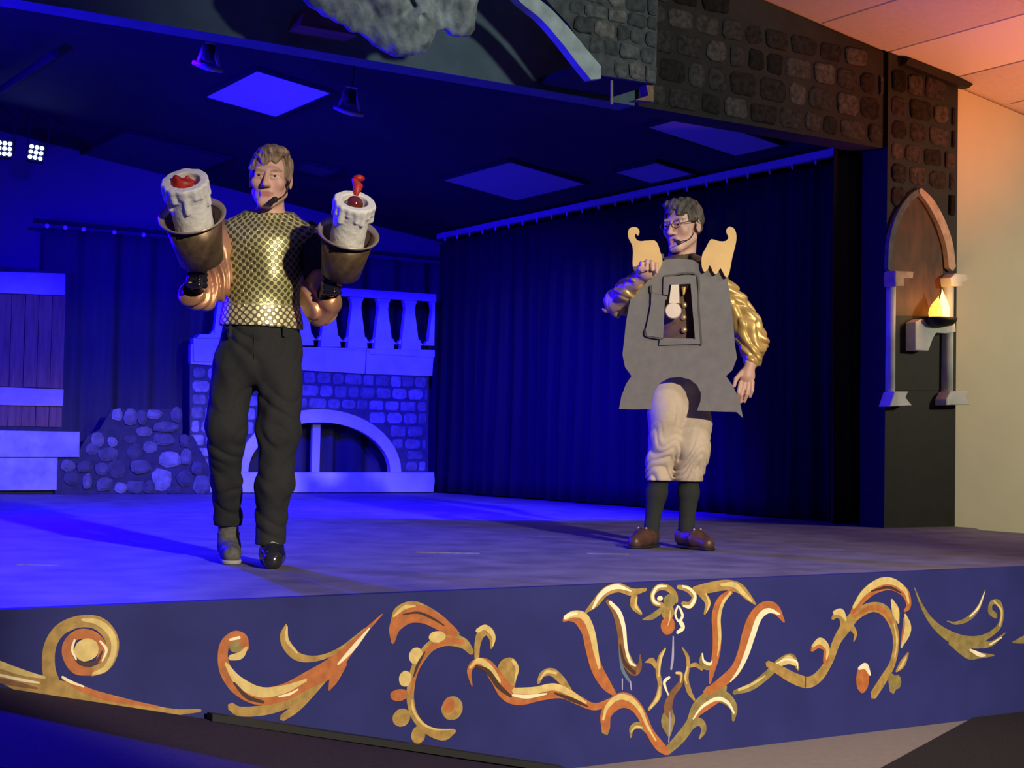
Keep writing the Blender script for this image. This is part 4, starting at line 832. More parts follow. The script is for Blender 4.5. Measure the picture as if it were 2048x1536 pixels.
hd.hair('hair', mp, hair_mat('fair_brown_hair', (0.17, 0.11, 0.06), (0.34, 0.25, 0.155)), front=.062, side=-.006, seed=2, amp=.0022, thick=.011)
hd.eyes(mp, M_iris)
# vest
def vest_mat():
    m = bpy.data.materials.new('gold_dot_fabric'); m.use_nodes = True; nt = m.node_tree; b = nt.nodes['Principled BSDF']; N = nt.nodes.new; Lk = nt.links.new
    uv = N('ShaderNodeUVMap'); uv.uv_map = 'wrap'
    mp_ = N('ShaderNodeMapping'); mp_.inputs['Rotation'].default_value = (0, 0, math.radians(38)); Lk(uv.outputs[0], mp_.inputs[0])
    nz = N('ShaderNodeTexNoise'); nz.inputs['Scale'].default_value = 9; Lk(uv.outputs[0], nz.inputs['Vector'])
    ad = N('ShaderNodeVectorMath'); ad.operation = 'MULTIPLY_ADD'; ad.inputs[1].default_value = (.012, .012, 0); Lk(nz.outputs['Color'], ad.inputs[0]); Lk(mp_.outputs[0], ad.inputs[2])
    vo = N('ShaderNodeTexVoronoi'); vo.voronoi_dimensions = '2D'; vo.inputs['Scale'].default_value = 1/.0215; vo.inputs['Randomness'].default_value = 0; Lk(ad.outputs[0], vo.inputs['Vector'])
    dot = N('ShaderNodeMapRange'); dot.inputs[1].default_value = .44; dot.inputs[2].default_value = .34; Lk(vo.outputs['Distance'], dot.inputs[0])   # 1 in the dot
    sx = N('ShaderNodeSeparateXYZ'); Lk(uv.outputs[0], sx.inputs[0])
    band = N('ShaderNodeMapRange'); zb = A(520, 612)[2]; band.inputs[1].default_value = zb+.006; band.inputs[2].default_value = zb-.006; Lk(sx.outputs[1], band.inputs[0])
    def mix(f, a, c):
        x = N('ShaderNodeMixRGB')
        for i, q in enumerate((f, a, c)):
            if isinstance(q, (tuple, float)): x.inputs[i].default_value = q if isinstance(q, float) else (*q, 1)
            else: Lk(q, x.inputs[i])
        return x.outputs[0]
    n2 = N('ShaderNodeTexNoise'); n2.inputs['Scale'].default_value = 7; n2.inputs['Detail'].default_value = 3; Lk(uv.outputs[0], n2.inputs['Vector'])
    lines = mix(n2.outputs['Fac'], (.20, .17, .05), (.72, .69, .29)); dots = mix(n2.outputs['Fac'], (.05, .045, .014), (.15, .135, .05))
    up = mix(dot.outputs[0], lines, dots); dn = mix(dot.outputs[0], (.13, .11, .05), (.80, .73, .38))
    Lk(mix(band.outputs[0], up, dn), b.inputs['Base Color']); b.inputs['Metallic'].default_value = .35; b.inputs['Roughness'].default_value = .38
    bp_ = N('ShaderNodeBump'); bp_.inputs['Strength'].default_value = .5; bp_.inputs['Distance'].default_value = .004; bp_.invert = True; Lk(dot.outputs[0], bp_.inputs['Height']); Lk(bp_.outputs[0], b.inputs['Normal'])
    return m
S = Sculpt((-.34, -.25, .85), (.30, .28, 1.52), 0.005)
for (x, y, rx, ry, rz) in ((530, 492, .168, .122, .12), (528, 540, .162, .118, .13), (524, 590, .154, .112, .13), (521, 640, .160, .116, .12), (520, 665, .164, .118, .1)): S.ell(A(x, y, .02), (rx, ry, rz), .05)
S.chain([(A(474, 466, .02), .064), (A(518, 445, .03), .060), (A(560, 446, .03), .060), (A(612, 474, .02), .064)], .04)
S.cap(A(543, 420, .02), A(543, 432, .02), .058, .062, .02)
S.disp(wrinkles(4, .0045, 34)); S.cut(A(521, 655), (-.03, 0, -1)); S.cut(A(541, 424), (0, -.25, 1)); S.cap(A(543, 395, .01), A(543, 436, .02), .0495, .0495, .004, sub=True)
S.build('vest', vest_mat(), mp, uv=lambda V: np.stack([np.arctan2(V[:, 0]-A(525, 560)[0], -(V[:, 1]-.02)+.05)*.175, V[:, 2]], 1))
# trousers
S = Sculpt((-.36, -.22, .02), (.24, .40, 1.02), 0.005)
S.ell(A(520, 668, .02), (.160, .112, .10), .03); S.ell(A(517, 715, .02), (.178, .12, .12), .04)
S.chain([(A(468, 745, .02), .088), (A(452, 860, .0), .080), (A(451, 895, .03), .073), (A(453, 965, .10), .058), (A(455, 1036, .18), .053), (A(455, 1062, .2), .054)], .03)
S.chain([(A(560, 750, .0), .094), (A(557, 860, -.03), .084), (A(550, 960, -.02), .074), (A(542, 1040, .0), .060), (A(541, 1084, -.005), .060)], .03)
S.cap(A(507, 790, -.10), A(500, 960, -.05), .012, .012, .01, sub=True)
S.disp(wrinkles(9, .004, 30)); S.disp(folds((.25, .2, .95), 17, .007, 4)); S.disp(wrinkles(19, .0022, 80)); S.cut(A(520, 651), (0, 0, 1))
sl2, (X_, Y_, Z_) = S._sl(S.lo, S.lo+S.n*S.vox); zl, zr2, xm = A(455, 1050, .2)[2], A(541, 1087, 0)[2], A(498, 1000, 0)[0]
S.F = np.maximum(S.F, np.where(X_ < xm, zl+.05*(Y_-.2)-Z_, zr2+.12*(Y_)-Z_).astype(np.float32))
tro = S.build('trousers', M_trous, mp)
fly = [A(509, y, 0) for y in (662, 690, 720, 760)]
mesh_obj('fly_seam', *tube_vf([(q[0], -.0925-.0045*i, q[2]) for i, q in enumerate(fly[:3])], .002, 6), M_black, tro)
for x in (462, 568): q = A(x, 664, 0); mesh_obj('belt_loop', *box_vf(q[0]-.006, q[0]+.006, -.088 if x == 462 else -.092, -.08, q[2]-.025, q[2]+.02), M_trous, tro)
# sleeves, gloves
M_blacksleeve = mat('black_sleeve', (0.016, 0.014, 0.014), 0.8)  # right upper sleeve in even black, unlike the copper cuff below it
def tubeskin(nm, pts, m, fd, cutcap=None, extra=None, vox=.0045, wr=None):
    al = pts+(extra or []); lo = np.min([p for p, _ in al], 0)-.12; hi = np.max([p for p, _ in al], 0)+.12; S = Sculpt(lo, hi, vox); S.chain(pts, .03)
    if extra: S.chain(extra, .02)
    if fd: S.disp(folds(*fd))
    if wr: S.disp(wrinkles(*wr))
    if cutcap: S.cap(*cutcap, .006, sub=True)
    return S.build(nm, m, mp)
tubeskin('sleeve', [(A(464, 456, .03), .050), (A(442, 500, -.01), .060), (A(430, 556, -.06), .062), (A(404, 590, -.10), .054)], M_copper, ((.95, .5, .12), 62, .015, 21), (A(388, 588, -.165), A(393, 540, -.24), .040, .052),
         [(A(428, 578, -.08), .058), (A(404, 600, -.12), .050), (A(386, 588, -.165), .054)], wr=(21, .004, 34))
tubeskin('black_upper_sleeve', [(A(616, 468, .03), .055), (A(630, 520, -.02), .056), (A(638, 580, -.07), .052)], M_blacksleeve, ((.8, .4, .4), 60, .006, 5))
tubeskin('sleeve_cuff', [(A(634, 572, -.08), .058), (A(634, 600, -.11), .062), (A(640, 618, -.13), .056)], M_copper, ((.95, .55, .1), 60, .020, 23), (A(654, 606, -.165), A(662, 545, -.24), .036, .052),
         [(A(640, 590, -.11), .06), (A(648, 622, -.13), .044), (A(656, 602, -.165), .050)], wr=(24, .004, 34))
for hnd, el in ((LH, A(396, 594, -.13)), (RH, A(648, 612, -.13))):
    S = Sculpt(np.minimum(hnd, el)-.1, np.maximum(hnd, el)+.1, .0035)
    S.cap(el, hnd, .036, .034, .01); S.ell(hnd, (.040, .040, .048), .012)
    for j in range(4):
        z = .033-.021*j; q = hnd+np.array([.034, -.018, z]); S.cap(q, hnd+np.array([.012, -.046, z]), .0115, .0115, .004); S.cap(hnd+np.array([.012, -.046, z]), hnd+np.array([-.026, -.036, z-.002]), .0115, .010, .004)
    S.cap(hnd+np.array([.024, -.02, .04]), hnd+np.array([-.006, -.044, .056]), .0125, .0105, .006)
    S.disp(wrinkles(31, .0022, 110)); S.build('glove', M_glove, mp)
# shoes
for pts in ([(A(456, 1030, .18), .040), (A(457, 1072, .20), .041), (A(458, 1090, .20), .040)], [(A(542, 1060, .0), .042), (A(543, 1090, .0), .042)]):
    S = Sculpt(np.min([p for p, _ in pts], 0)-.08, np.max([p for p, _ in pts], 0)+.08, .0048); S.chain(pts, .02); S.disp(lambda X, Y, Z: .0015*np.sin(260*Z)+0*X); S.build('sock', M_sneak, mp)
S = Sculpt((-.40, -.35, -.01), (.20, .36, .22), .0045); S.chain([(A(457, 1062, .19), .040), (A(458, 1092, .20), .045), (A(461, 1106, .10), .040), (A(463, 1110, .02), .036)], .02); S.cut((0, 0, .016), (0, 0, -1)); sh1 = S.build('shoe', M_sneak, mp)
S = Sculpt((-.40, -.35, -.01), (.20, .36, .10), .0045); S.chain([(A(458, 1118, .22), .044), (A(463, 1120, .02), .040)], .02); S.cut((0, 0, .018), (0, 0, 1)); S.cut((0, 0, .001), (0, 0, -1)); S.build('sole', M_sole, sh1)
S = Sculpt((-.20, -.40, -.01), (.20, .2, .22), .0045); S.chain([(A(543, 1072, .0), .045), (A(544, 1105, .0), .048), (A(545, 1112, -.10), .047), (A(546, 1120, -.19), .040)], .02); S.cut((0, 0, .002), (0, 0, -1)); S.disp(wrinkles(5, .0015, 90)); sh2 = S.build('shoe', M_shoeb, mp)
for j in range(3): q = A(545, 1094+4*j, -.06-.03*j); mesh_obj('lace', *tube_vf([q+np.array([-.022, 0, .012]), q+np.array([0, -.004, .020]), q+np.array([.022, 0, .012])], .003, 6), M_sole, sh2)
# headset microphones
def headset(H, label, foam_at, side):
    t = thing('headset_microphone', label, 'microphone', (0, 0, 0), 0); f = H(*foam_at)
    pts = [H(side*.080, .008, .02), H(side*.078, -.012, -.02), H(side*.070, -.045, -.06), H(side*.045, -.085, -.085), f]
    return t, f, pts
def place_headset(F, H, label, foam_at, side, fdir, fr):
    t = thing('headset_microphone', label, 'microphone', F.b, F.rot); f = np.array(foam_at)
    pts = [H(side*.083, .010, .024), H(side*.079, -.012, -.02), H(side*.068, -.050, -.07), f]
    mesh_obj('boom', *tube_vf(catmull(pts, 5), .0022, 6), M_micblack, t, True)
    S = Sculpt(f-.04, f+.04, .003); S.cap(f-np.array(fdir)*.5, f+np.array(fdir)*.5, fr*.75, fr, .004); S.build('foam', M_micblack, t)
place_headset(A, hd, 'black headset microphone in front of the chin of the fair-haired performer', A(545, 402, -.15), 1, (.018, -.004, .012), .013)
# candle props
M_bucket = mat('bronze_bucket_paint', (0.12, 0.078, 0.04), 0.4, metal=0.45, var=0.4, vscale=16, stretch=(2, 2, 0.4))
M_rim = mat('pale_gilt_rim', (0.42, 0.34, 0.23), 0.35, metal=0.5)
M_wax = mat('white_wax_paint', (0.66, 0.66, 0.60), 0.55, var=0.05, vscale=20, bump=0.2, bscale=60)
M_red = mat('red_silk_flame', (0.45, 0.022, 0.012), 0.5, var=0.5, vscale=30)
M_bulb = mat('brown_glass_bulb', (0.12, 0.018, 0.01), 0.08, spec=0.8, coat=1.0)
def candle(label, bot, top, toward, dep, Lb, rb, rr, Lc, rc, dome, seed):
    """bucket standing on bot with the candle's axis running to top (pixels)"""
    b = A(*bot, dep); v_ = A.view(*bot); up = np.array([0, 0, 1.])-v_*v_[2]; up /= np.linalg.norm(up); rt = np.cross(v_, up)
    d2 = np.array([top[0]-bot[0], bot[1]-top[1]], float); d2 /= np.linalg.norm(d2)
    ax = math.sqrt(1-toward**2)*(rt*d2[0]+up*d2[1])-toward*v_; ax /= np.linalg.norm(ax)
    t = thing('candle_prop', label, 'candle', A.b+A.r*b[0]+A.n*b[1]+np.array([0, 0, b[2]]), A.rot, group='candle props held by the striding performer')
    o = np.zeros(3)
    bk = mesh_obj('bucket', *lathe_vf(o, ax, [(rb*.9, 0), (rb, .006), (rr*.86, Lb*.97), (rr*.84, Lb*.97), (rb*.93, .02), (.001, .018)], 40), M_bucket, t, True)
    mesh_obj('rim', *lathe_vf(o, ax, [(rr*.84, Lb*.955), (rr*.9, Lb*.985), (rr, Lb), (rr*1.01, Lb+.006), (rr*.99, Lb+.010), (rr*.88, Lb*.995), (rr*.83, Lb*.965), (rr*.84, Lb*.955)], 48, False), M_rim, bk, True)
    u, w_, _ = frame_of(ax); r_ = random.Random(seed); e = o+ax*Lc
    S = Sculpt(np.minimum(o, e)-.16, np.maximum(o, e)+.16, .0038)
    S.cap(o+ax*(rc+.025), o+ax*(Lc+.05), rc*.95, rc, .004)
    for i in range(17):
        a = 2*math.pi*i/17+r_.random()*.3; q = u*math.cos(a)+w_*math.sin(a); ln = .02+.07*r_.random()**1.6; rr_ = .007+.006*r_.random()
        S.cap(o+ax*(Lc-.012)+q*rc, o+ax*(Lc-.012-ln)+q*(rc+.002), rr_*1.2, rr_, .008)
    S.cap(o+ax*(Lc-.012)+u*.0, o+ax*(Lc-.03), rc+.006, rc, .012)
    S.disp(wrinkles(seed, .0010, 120)); S.cut(o+ax*Lc, ax); S.cap(o+ax*(Lc+.08), o+ax*(Lc-.012), rc*.74, rc*.70, .004, sub=True)
    S.build('wax_candle', M_wax, t)
    if dome:
        S = Sculpt(e-.1, e+.1, .003); S.ell(e-ax*.018, (.034, .034, .034), .003); S.build('bulb', M_bulb, t)
        q = e+w_*0; back = -up*0+rt*.005+up*.04+v_*.08
        fl_ = MB()
        fl_.add(*tube_vf([e+back*.55, e+back+up*.02+rt*.006, e+back+up*.045-rt*.006, e+back+up*.06+rt*.012], [.010, .020, .014, .004], 10)); fl_.add(*sphere_vf(e+back+up*.05+rt*.008, (.024, .018, .014), 10, 8)); fl_.build('flame', M_red, t, True)
    else:
        S = Sculpt(e-.12, e+.12, .0032); S.ell(e-ax*.022-rt*.008, (.046, .040, .030), .01); S.cap(e-ax*.03+rt*.02, e-ax*.004-rt*.03+up*.004, .022, .016, .01); S.cap(e-ax*.02-rt*.01, e+up*.010+rt*.008, .018, .010, .01); S.disp(wrinkles(77, .006, 90)); S.build('flame', M_red, t)
        S = Sculpt(e-.1, e+.1, .003); S.ell(e-ax*.020+rt*.026-up*.004, (.022, .022, .02), .003); S.build('bulb', M_bulb, t)
    return t
candle('bronze bucket with white candle holding red flame inside its top, left of the vest', (403, 522), (366, 360), .54, -.27, .205, .085, .128, .365, .078, False, 3)
candle('bronze bucket with white candle, brown bulb and red flame behind, right of the vest', (681, 548), (707, 398), .52, -.27, .185, .078, .120, .335, .070, True, 8)

# --- performer in the clock costume
Bf = Fig(1340, 1096)
mq = thing('person', 'dark-haired performer with glasses and beige breeches, standing inside a grey clock costume', 'person', Bf.b, Bf.rot, group='performers on the stage')
h2 = Head(Bf(1365, 451, .02), math.radians(34), math.radians(6), math.radians(-3), 1.10)
S = Sculpt((-.42, -.42, .0), (.55, .32, 1.84), 0.0044)
h2.sculpt(S, Bf(1366, 540, .05), .050, open_mouth=True)
S.cap(Bf(1310, 555, .05), Bf(1425, 555, .05), .06, .06, .04); S.ell(Bf(1365, 640, .05), (.14, .09, .26), .05); S.ell(Bf(1360, 750, .05), (.14, .09, .14), .05)
FH = Bf(1295, 541, -.30); WR = Bf(1275, 562, -.24)
S.chain([(Bf(1300, 558, .05), .05), (Bf(1236, 612, -.04), .038), (WR, .029), (FH, .033)], .02)
S.ell(FH, (.050, .036, .046), .015)
for j, (dx, dz) in enumerate(((-.030, .034), (-.006, .042), (.018, .040), (.040, .028))):     # curled fingers, knuckles up
    k0 = FH+np.array([dx, -.012, dz]); k1 = k0+np.array([.004, -.038, -.006]); k2 = k1+np.array([.002, -.004, -.036]); S.cap(k0, k1, .0115, .0108, .005); S.cap(k1, k2, .0108, .0095, .004)
S.cap(FH+np.array([-.045, -.01, -.01]), FH+np.array([-.035, -.050, .002]), .0125, .0115, .006); S.cap(FH+np.array([-.035, -.050, .002]), FH+np.array([-.005, -.060, .0]), .0112, .0098, .004)
W2 = Bf(1501, 728, -.03); PM = Bf(1494, 752, -.04)
S.chain([(Bf(1432, 556, .05), .05), (Bf(1502, 662, .03), .038), (W2, .027)], .02); S.cap(W2, PM, .027, .032, .012); S.ell(PM, (.040, .022, .045), .012)
for j, (x0, y0, x1, y1, x2, y2) in enumerate(((1481, 765, 1477, 784, 1477, 797), (1489, 768, 1483, 790, 1481, 804), (1497, 768, 1494, 788, 1489, 803), (1505, 764, 1504, 781, 1500, 793))):
    a, b, c = Bf(x0, y0, -.05), Bf(x1, y1, -.06), Bf(x2, y2, -.045); S.cap(a, b, .0112, .0102, .004); S.cap(b, c, .0100, .0088, .003)
S.cap(Bf(1484, 744, -.05), Bf(1472, 758, -.075), .013, .0118, .006); S.cap(Bf(1472, 758, -.075), Bf(1468, 772, -.08), .0115, .0095, .004)
S.chain([(Bf(1342, 770, .02), .075), (Bf(1333, 880, .0), .046), (Bf(1318, 965, .02), .038), (Bf(1304, 1062, .03), .020), (Bf(1302, 1080, .03), .016)], .01)
S.chain([(Bf(1386, 775, .03), .075), (Bf(1385, 880, .0), .046), (Bf(1377, 965, .02), .038), (Bf(1374, 1062, .03), .020), (Bf(1374, 1080, .03), .016)], .01)
S.build('body', SK2, mq, color=lambda V: h2.color(V, (0.58, 0.35, 0.26), (0.42, 0.16, 0.13), (0.10, 0.07, 0.045), (0.62, 0.29, 0.22)))
h2.hair('hair', mq, hair_mat('dark_brown_hair', (0.05, 0.038, 0.026), (0.15, 0.12, 0.085)), front=.058, side=.012, seed=5, thick=.011, amp=.0028, part=-.015)
h2.eyes(mq, M_iris)
M_maroon = mat('brown_waistcoat', (0.115, 0.062, 0.045), 0.75, var=0.25, vscale=40)
M_shirt = mat('olive_brown_collar', (0.075, 0.05, 0.022), 0.6, var=0.3, vscale=20)
S = Sculpt((-.30, -.2, .80), (.36, .28, 1.52), .006); S.ell(Bf(1363, 630, .0), (.175, .145, .28), .04); S.ell(Bf(1363, 560, .05), (.19, .10, .12), .05); S.chain([(Bf(1312, 545, .06), .058), (Bf(1365, 526, .06), .062), (Bf(1426, 545, .06), .058)], .03); S.ell(Bf(1362, 715, .02), (.165, .13, .10), .05); S.disp(wrinkles(12, .003, 40)); S.cut(Bf(1362, 742), (0, 0, -1))
S.cap(Bf(1364, 470, .04), Bf(1364, 535, .05), .062, .062, .006, sub=True); wc = S.build('waistcoat', M_maroon, mq)
S = Sculpt(Bf(1364, 520, .05)-.14, Bf(1364, 520, .05)+.14, .004); S.cap(Bf(1364, 512, .05), Bf(1364, 528, .05), .072, .082, .01); S.cut(Bf(1364, 506), (0, -.3, 1)); S.cap(Bf(1364, 470, .03), Bf(1364, 545, .05), .060, .060, .003, sub=True); S.build('collar', M_shirt, mq)
M_button = mat('gold_button', (0.7, 0.52, 0.2), 0.3, metal=0.7)
for (x, y) in ((1369, 610), (1367, 635), (1368, 660)): q = Bf(x, y, -.15); mesh_obj('button', *lathe_vf((q[0], -.135, q[2]), (0, -1, 0), [(.010, 0), (.016, .016), (.012, .022), (.001, .024)], 14), M_button, wc, True)
for pts, seed, cuff in (([(Bf(1298, 555, .04), .062), (Bf(1262, 585, .0), .066), (Bf(1233, 606, -.05), .062), (Bf(1254, 586, -.15), .048), (WR, .037)], 41, None), ([(Bf(1430, 552, .04), .062), (Bf(1468, 608, .04), .064), (Bf(1496, 655, .03), .074), (Bf(1507, 690, .02), .070), (Bf(1502, 722, -.02), .040)], 42, None)):
    lo = np.min([p for p, _ in pts], 0)-.12; hi = np.max([p for p, _ in pts], 0)+.12; S = Sculpt(lo, hi, .0048); S.chain(pts, .03)
    S.disp(folds((.8, .5, .35), 46, .013, seed)); S.disp(folds((.3, .4, .85), 62, .010, seed+3)); S.disp(wrinkles(seed, .004, 90)); S.build('sleeve', M_gold, mq)
M_beige = mat('beige_cotton', (0.50, 0.41, 0.29), 0.85, var=0.08, vscale=12, bump=0.1, bscale=60, spec=0.2)
S = Sculpt((-.28, -.24, .25), (.36, .30, 1.0), .0048)
S.ell(Bf(1362, 755, .03), (.172, .14, .12), .04)
S.chain([(Bf(1338, 772, -.02), .094), (Bf(1334, 830, -.03), .096), (Bf(1330, 885, -.02), .080), (Bf(1323, 920, .0), .070), (Bf(1320, 948, .01), .064), (Bf(1320, 972, .02), .062)], .03)
S.chain([(Bf(1384, 780, .03), .090), (Bf(1386, 850, .01), .088), (Bf(1386, 900, -.01), .084), (Bf(1381, 930, .01), .070), (Bf(1378, 952, .01), .065), (Bf(1378, 975, .02), .063)], .03)
S.cap(Bf(1360, 790, -.12), Bf(1352, 950, -.1), .014, .014, .012, sub=True)
def bun(X, Y, Z):                                               # gathered cloth toward the knees
    z0 = Bf(1340, 965)[2]; t = np.clip(1-(Z-z0)/.34, 0, 1); u_ = 58*Z+2.6*np.sin(27*X+7)+1.9*np.sin(23*Y+44*X)+1.6*np.sin(37*X-29*Z); return .012*t*(.55-np.abs(np.sin(u_)))+0*X
S.disp(bun); S.disp(wrinkles(51, .006, 38)); S.cut(Bf(1350, 962), (0, 0, -1)); S.build('breeches', M_beige, mq)
M_sock = mat('black_sock', (0.018, 0.021, 0.018), 0.9, var=0.2, vscale=120)
for pts in ([(Bf(1320, 945, .02), .050), (Bf(1313, 985, .03), .054), (Bf(1304, 1050, .03), .036), (Bf(1303, 1078, .02), .036)], [(Bf(1378, 948, .02), .050), (Bf(1377, 985, .03), .053), (Bf(1373, 1050, .03), .037), (Bf(1373, 1078, .02), .037)]):
    S = Sculpt(np.min([p for p, _ in pts], 0)-.08, np.max([p for p, _ in pts], 0)+.08, .0048); S.chain(pts, .02); S.build('sock', M_sock, mq)
M_brown = mat('brown_loafer_leather', (0.080, 0.036, 0.022), 0.42, var=0.3, vscale=18, spec=0.5)
for he, to, mid in ((Bf(1303, 1084, .04), Bf(1270, 1094, -.12), 0), (Bf(1366, 1082, .04), Bf(1415, 1092, -.10), 1)):
    he = np.array([he[0], he[1], .045]); to = np.array([to[0], to[1], .032]); mi = he*.45+to*.55+np.array([0, 0, .012]); ap = he*.75+to*.25+np.array([0, 0, .02])
    S = Sculpt(np.minimum(he, to)-.09, np.maximum(he, to)+.09, .004); S.chain([(he, .040), (mi, .046), (to, .036)], .02); S.cap(he+np.array([0, 0, .02]), ap, .040, .034, .02); S.cut((0, 0, .012), (0, 0, -1)); s_o = S.build('loafer', M_brown, mq)
    S = Sculpt(np.minimum(he, to)-.09, np.maximum(he, to)+.09, .0045); S.chain([(np.array([he[0], he[1], .015]), .044), (np.array([mi[0], mi[1], .015]), .049), (np.array([to[0], to[1], .015]), .040)], .02); S.cut((0, 0, .014), (0, 0, 1)); S.cut((0, 0, .001), (0, 0, -1)); S.build('sole', M_black, s_o)
    d = (to-he); d /= np.linalg.norm(d); sd_ = np.cross(d, [0, 0, 1.]); q = he*.42+to*.58+np.array([0, 0, .058])
    mesh_obj('strap', *tube_vf([q-sd_*.045-np.array([0, 0, .03]), q-sd_*.02, q+sd_*.02, q+sd_*.045-np.array([0, 0, .03])], .007, 8), M_brown, s_o, True)
    for g in (-1, 1): mesh_obj('stud', *sphere_vf(q+sd_*.022*g+np.array([0, 0, .004]), .007, 8, 6), M_rim, s_o, True)
place_headset(Bf, h2, 'black headset microphone at the mouth of the dark-haired performer', Bf(1356, 484, -.165), 1, (.006, 0, -.006), .013)
# glasses
gl = thing('eyeglasses', 'thin dark-framed glasses on the dark-haired performer', 'glasses', Bf.b, Bf.rot); M_frame = mat('dark_frame', (0.03, 0.02, 0.02), 0.3)
gm = bpy.data.materials.new('clear_lens'); gm.use_nodes = True; gb = gm.node_tree.nodes['Principled BSDF']; gb.inputs['Transmission Weight'].default_value = 1; gb.inputs['Roughness'].default_value = 0.02; gb.inputs['IOR'].default_value = 1.02; gb.inputs['Alpha'].default_value = 0.25
for g in (-1, 1):
    pts = [h2(g*.033+.023*math.cos(a), -.104+.12*abs(g*.033+.023*math.cos(a))*.5, -.002+.0165*math.sin(a)) for a in np.linspace(0, 2*math.pi, 25)]
    mesh_obj('rim', *tube_vf(pts, .0014*1.1, 6), M_frame, gl, True)
    c = sum(pts[:-1])/24; vv = [c]+pts[:-1]; mesh_obj('lens', vv, [(0, i, i % 24+1) for i in range(1, 25)], gm, gl)
    mesh_obj('temple', *tube_vf([h2(g*.056, -.096, .004), h2(g*.078, -.07, .006), h2(g*.083, .0, .010), h2(g*.084, .02, -.002)], .002, 6), M_frame, gl, True)
mesh_obj('bridge', *tube_vf([h2(-.011, -.105, .003), h2(0, -.108, .006), h2(.011, -.105, .003)], .0015, 6), M_frame, gl, True)
# clock costume
DB = -.20
ck = thing('clock_costume', 'grey foam clock-shaped board with gold wing shoulders worn by the dark-haired performer', 'costume', Bf.b, Bf.rot)
def lp(pts, d=DB): return [(Bf(x, y, d)[0], Bf(x, y, d)[2]) for x, y in pts]
def plate_vf(outer, holes, y0, y1):
    loops = [outer]+holes; tri = tessellate_polygon([[Vector((x, z, 0)) for x, z in l] for l in loops]); fl_ = [p for l in loops for p in l]; n = len(fl_)
    v = [(x, y0, z) for x, z in fl_]+[(x, y1, z) for x, z in fl_]; f = []
    for t in tri:
        a, b, c = [fl_[i] for i in t]; ar = (b[0]-a[0])*(c[1]-a[1])-(c[0]-a[0])*(b[1]-a[1]); t = tuple(t) if ar > 0 else tuple(reversed(t)); f.append(t); f.append(tuple(n+i for i in reversed(t)))
    s0 = 0
    for li, l in enumerate(loops):
        ar = sum(l[i][0]*l[(i+1) % len(l)][1]-l[(i+1) % len(l)][0]*l[i][1] for i in range(len(l)))
        for i in range(len(l)):
            a, b = s0+i, s0+(i+1) % len(l); q = (b, a, n+a, n+b) if (ar > 0) == (li == 0) else (a, b, n+b, n+a); f.append(q)
        s0 += len(l)
    return v, f
def smoothpoly(pts, sub=3):
    P = catmull([*pts, pts[0]], sub); return [tuple(p) for p in P[:-1]]
M_foam = mat('grey_foam_board', (0.165, 0.155, 0.148), 0.85, var=0.08, vscale=20, bump=0.05, bscale=200)
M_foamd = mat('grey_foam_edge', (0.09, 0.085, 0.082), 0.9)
outl = [(1318, 527), (1332, 519), (1358, 517), (1386, 520), (1400, 529), (1410, 534), (1432, 535), (1452, 541), (1460, 590), (1466, 640), (1470, 690), (1474, 716), (1465, 740), (1452, 752), (1466, 772), (1479, 800), (1486, 836), (1473, 824), (1430, 823), (1394, 821),
        (1401, 803), (1402, 786), (1394, 770), (1380, 759), (1360, 754), (1338, 756), (1320, 766), (1309, 782), (1305, 800), (1303, 818), (1270, 819), (1238, 818), (1243, 792), (1252, 768), (1263, 752), (1250, 734), (1245, 709), (1248, 682), (1252, 645), (1260, 600), (1274, 563), (1292, 545)]
hole = [(1339, 570), (1381, 568), (1390, 677), (1326, 676), (1330, 600), (1334, 598)]
mesh_obj('board', *plate_vf(lp(outl), [lp(hole)], DB, DB+.022), M_foam, ck)
fro = [(1327, 553), (1392, 550), (1402, 688), (1318, 690), (1320, 676), (1326, 677), (1390, 678), (1381, 567), (1338, 569), (1336, 590), (1326, 588)]
mesh_obj('opening_frame', *plate_vf(lp(fro, DB-.02), [], DB-.014, DB+.002), M_foam, ck)
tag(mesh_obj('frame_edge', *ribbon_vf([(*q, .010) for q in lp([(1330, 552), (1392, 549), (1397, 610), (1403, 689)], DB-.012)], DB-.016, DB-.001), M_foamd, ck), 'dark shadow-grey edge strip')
door = [(1303, 572), (1305, 585), (1330, 593), (1326, 676), (1294, 671), (1291, 660), (1296, 640), (1302, 610)]
mesh_obj('opening_door', *plate_vf(lp(door, DB-.03), [], DB-.022, DB-.002), M_foam, ck)
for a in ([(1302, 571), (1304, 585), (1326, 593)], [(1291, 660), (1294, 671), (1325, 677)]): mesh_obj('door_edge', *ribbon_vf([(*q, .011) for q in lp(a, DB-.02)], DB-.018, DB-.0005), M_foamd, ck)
M_cream2 = mat('cream_pendulum', (0.72, 0.60, 0.47), 0.7); M_goldpaint = mat('gold_wing_paint', (0.62, 0.40, 0.15), 0.5, metal=0.15, var=0.08, vscale=9)
pr = mesh_obj('pendulum_rod', *plate_vf(lp([(1343, 566), (1358, 566), (1359, 606), (1338, 606)], -.205), [], -.21, -.198), M_cream2, ck)
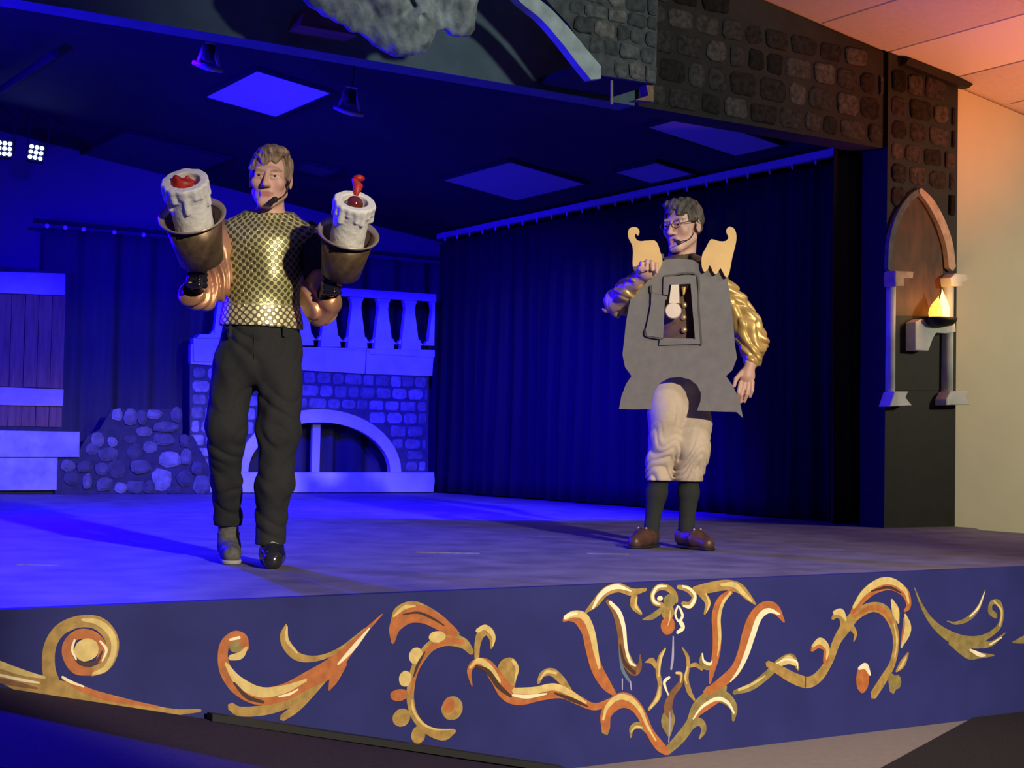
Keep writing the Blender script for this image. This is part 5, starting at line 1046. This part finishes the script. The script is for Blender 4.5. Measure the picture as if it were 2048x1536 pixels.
q = Bf(1346, 622, -.20); mesh_obj('pendulum_bob', *lathe_vf((q[0], -.198, q[2]), (0, -1, 0), [(.040, 0), (.041, .012), (.036, .022), (.001, .024)], 32), M_cream2, pr, False)
S = Sculpt(Bf(1366, 580, -.16)-.06, Bf(1366, 580, -.16)+.06, .004); S.cap(Bf(1368, 566, -.15), Bf(1367, 588, -.16), .024, .008, .01); S.disp(wrinkles(3, .003, 130)); S.build('cravat', M_gold, ck)
wl = [(1266, 454), (1274, 455), (1279, 462), (1276, 471), (1271, 467), (1271, 476), (1279, 482), (1294, 481), (1309, 481), (1316, 489), (1320, 502), (1325, 521), (1318, 540), (1305, 552), (1292, 545), (1280, 556), (1266, 536), (1266, 505), (1264, 490), (1257, 476), (1256, 465), (1259, 457)]
wr = [(1459, 453), (1467, 456), (1472, 465), (1473, 478), (1470, 494), (1464, 518), (1459, 545), (1453, 555), (1447, 547), (1441, 536), (1437, 543), (1431, 549), (1425, 541), (1419.5, 530), (1416, 538), (1409, 544), (1404, 535), (1403, 520), (1405, 508), (1410, 499), (1416, 487), (1423, 478), (1437, 482), (1451, 482), (1457, 474), (1453, 466), (1453, 458)]
tag(mesh_obj('shoulder_wing', *plate_vf(smoothpoly(lp(wl, DB-.03)), [], DB-.03, DB-.002), M_goldpaint, ck), 'curled gold shoulder wing beside the raised fist')
tag(mesh_obj('shoulder_wing', *plate_vf(smoothpoly(lp(wr, DB-.03), 2), [], DB-.03, DB-.002), M_goldpaint, ck), 'curled gold shoulder wing with three points over the lowered arm')
bo_ = [(1318, 500), (1334, 512), (1358, 517), (1390, 512), (1405, 500), (1425, 545), (1435, 560), (1300, 560)]
box('shoulder_strap', Bf(1316, 530, 0)[0]-.03, Bf(1316, 530, 0)[0]+.03, DB+.03, .12, Bf(1316, 520, 0)[2]-.012, Bf(1316, 520, 0)[2]+.010, M_foamd, ck)
box('shoulder_strap', Bf(1422, 530, 0)[0]-.03, Bf(1422, 530, 0)[0]+.03, DB+.03, .12, Bf(1422, 520, 0)[2]-.012, Bf(1422, 520, 0)[2]+.010, M_foamd, ck)
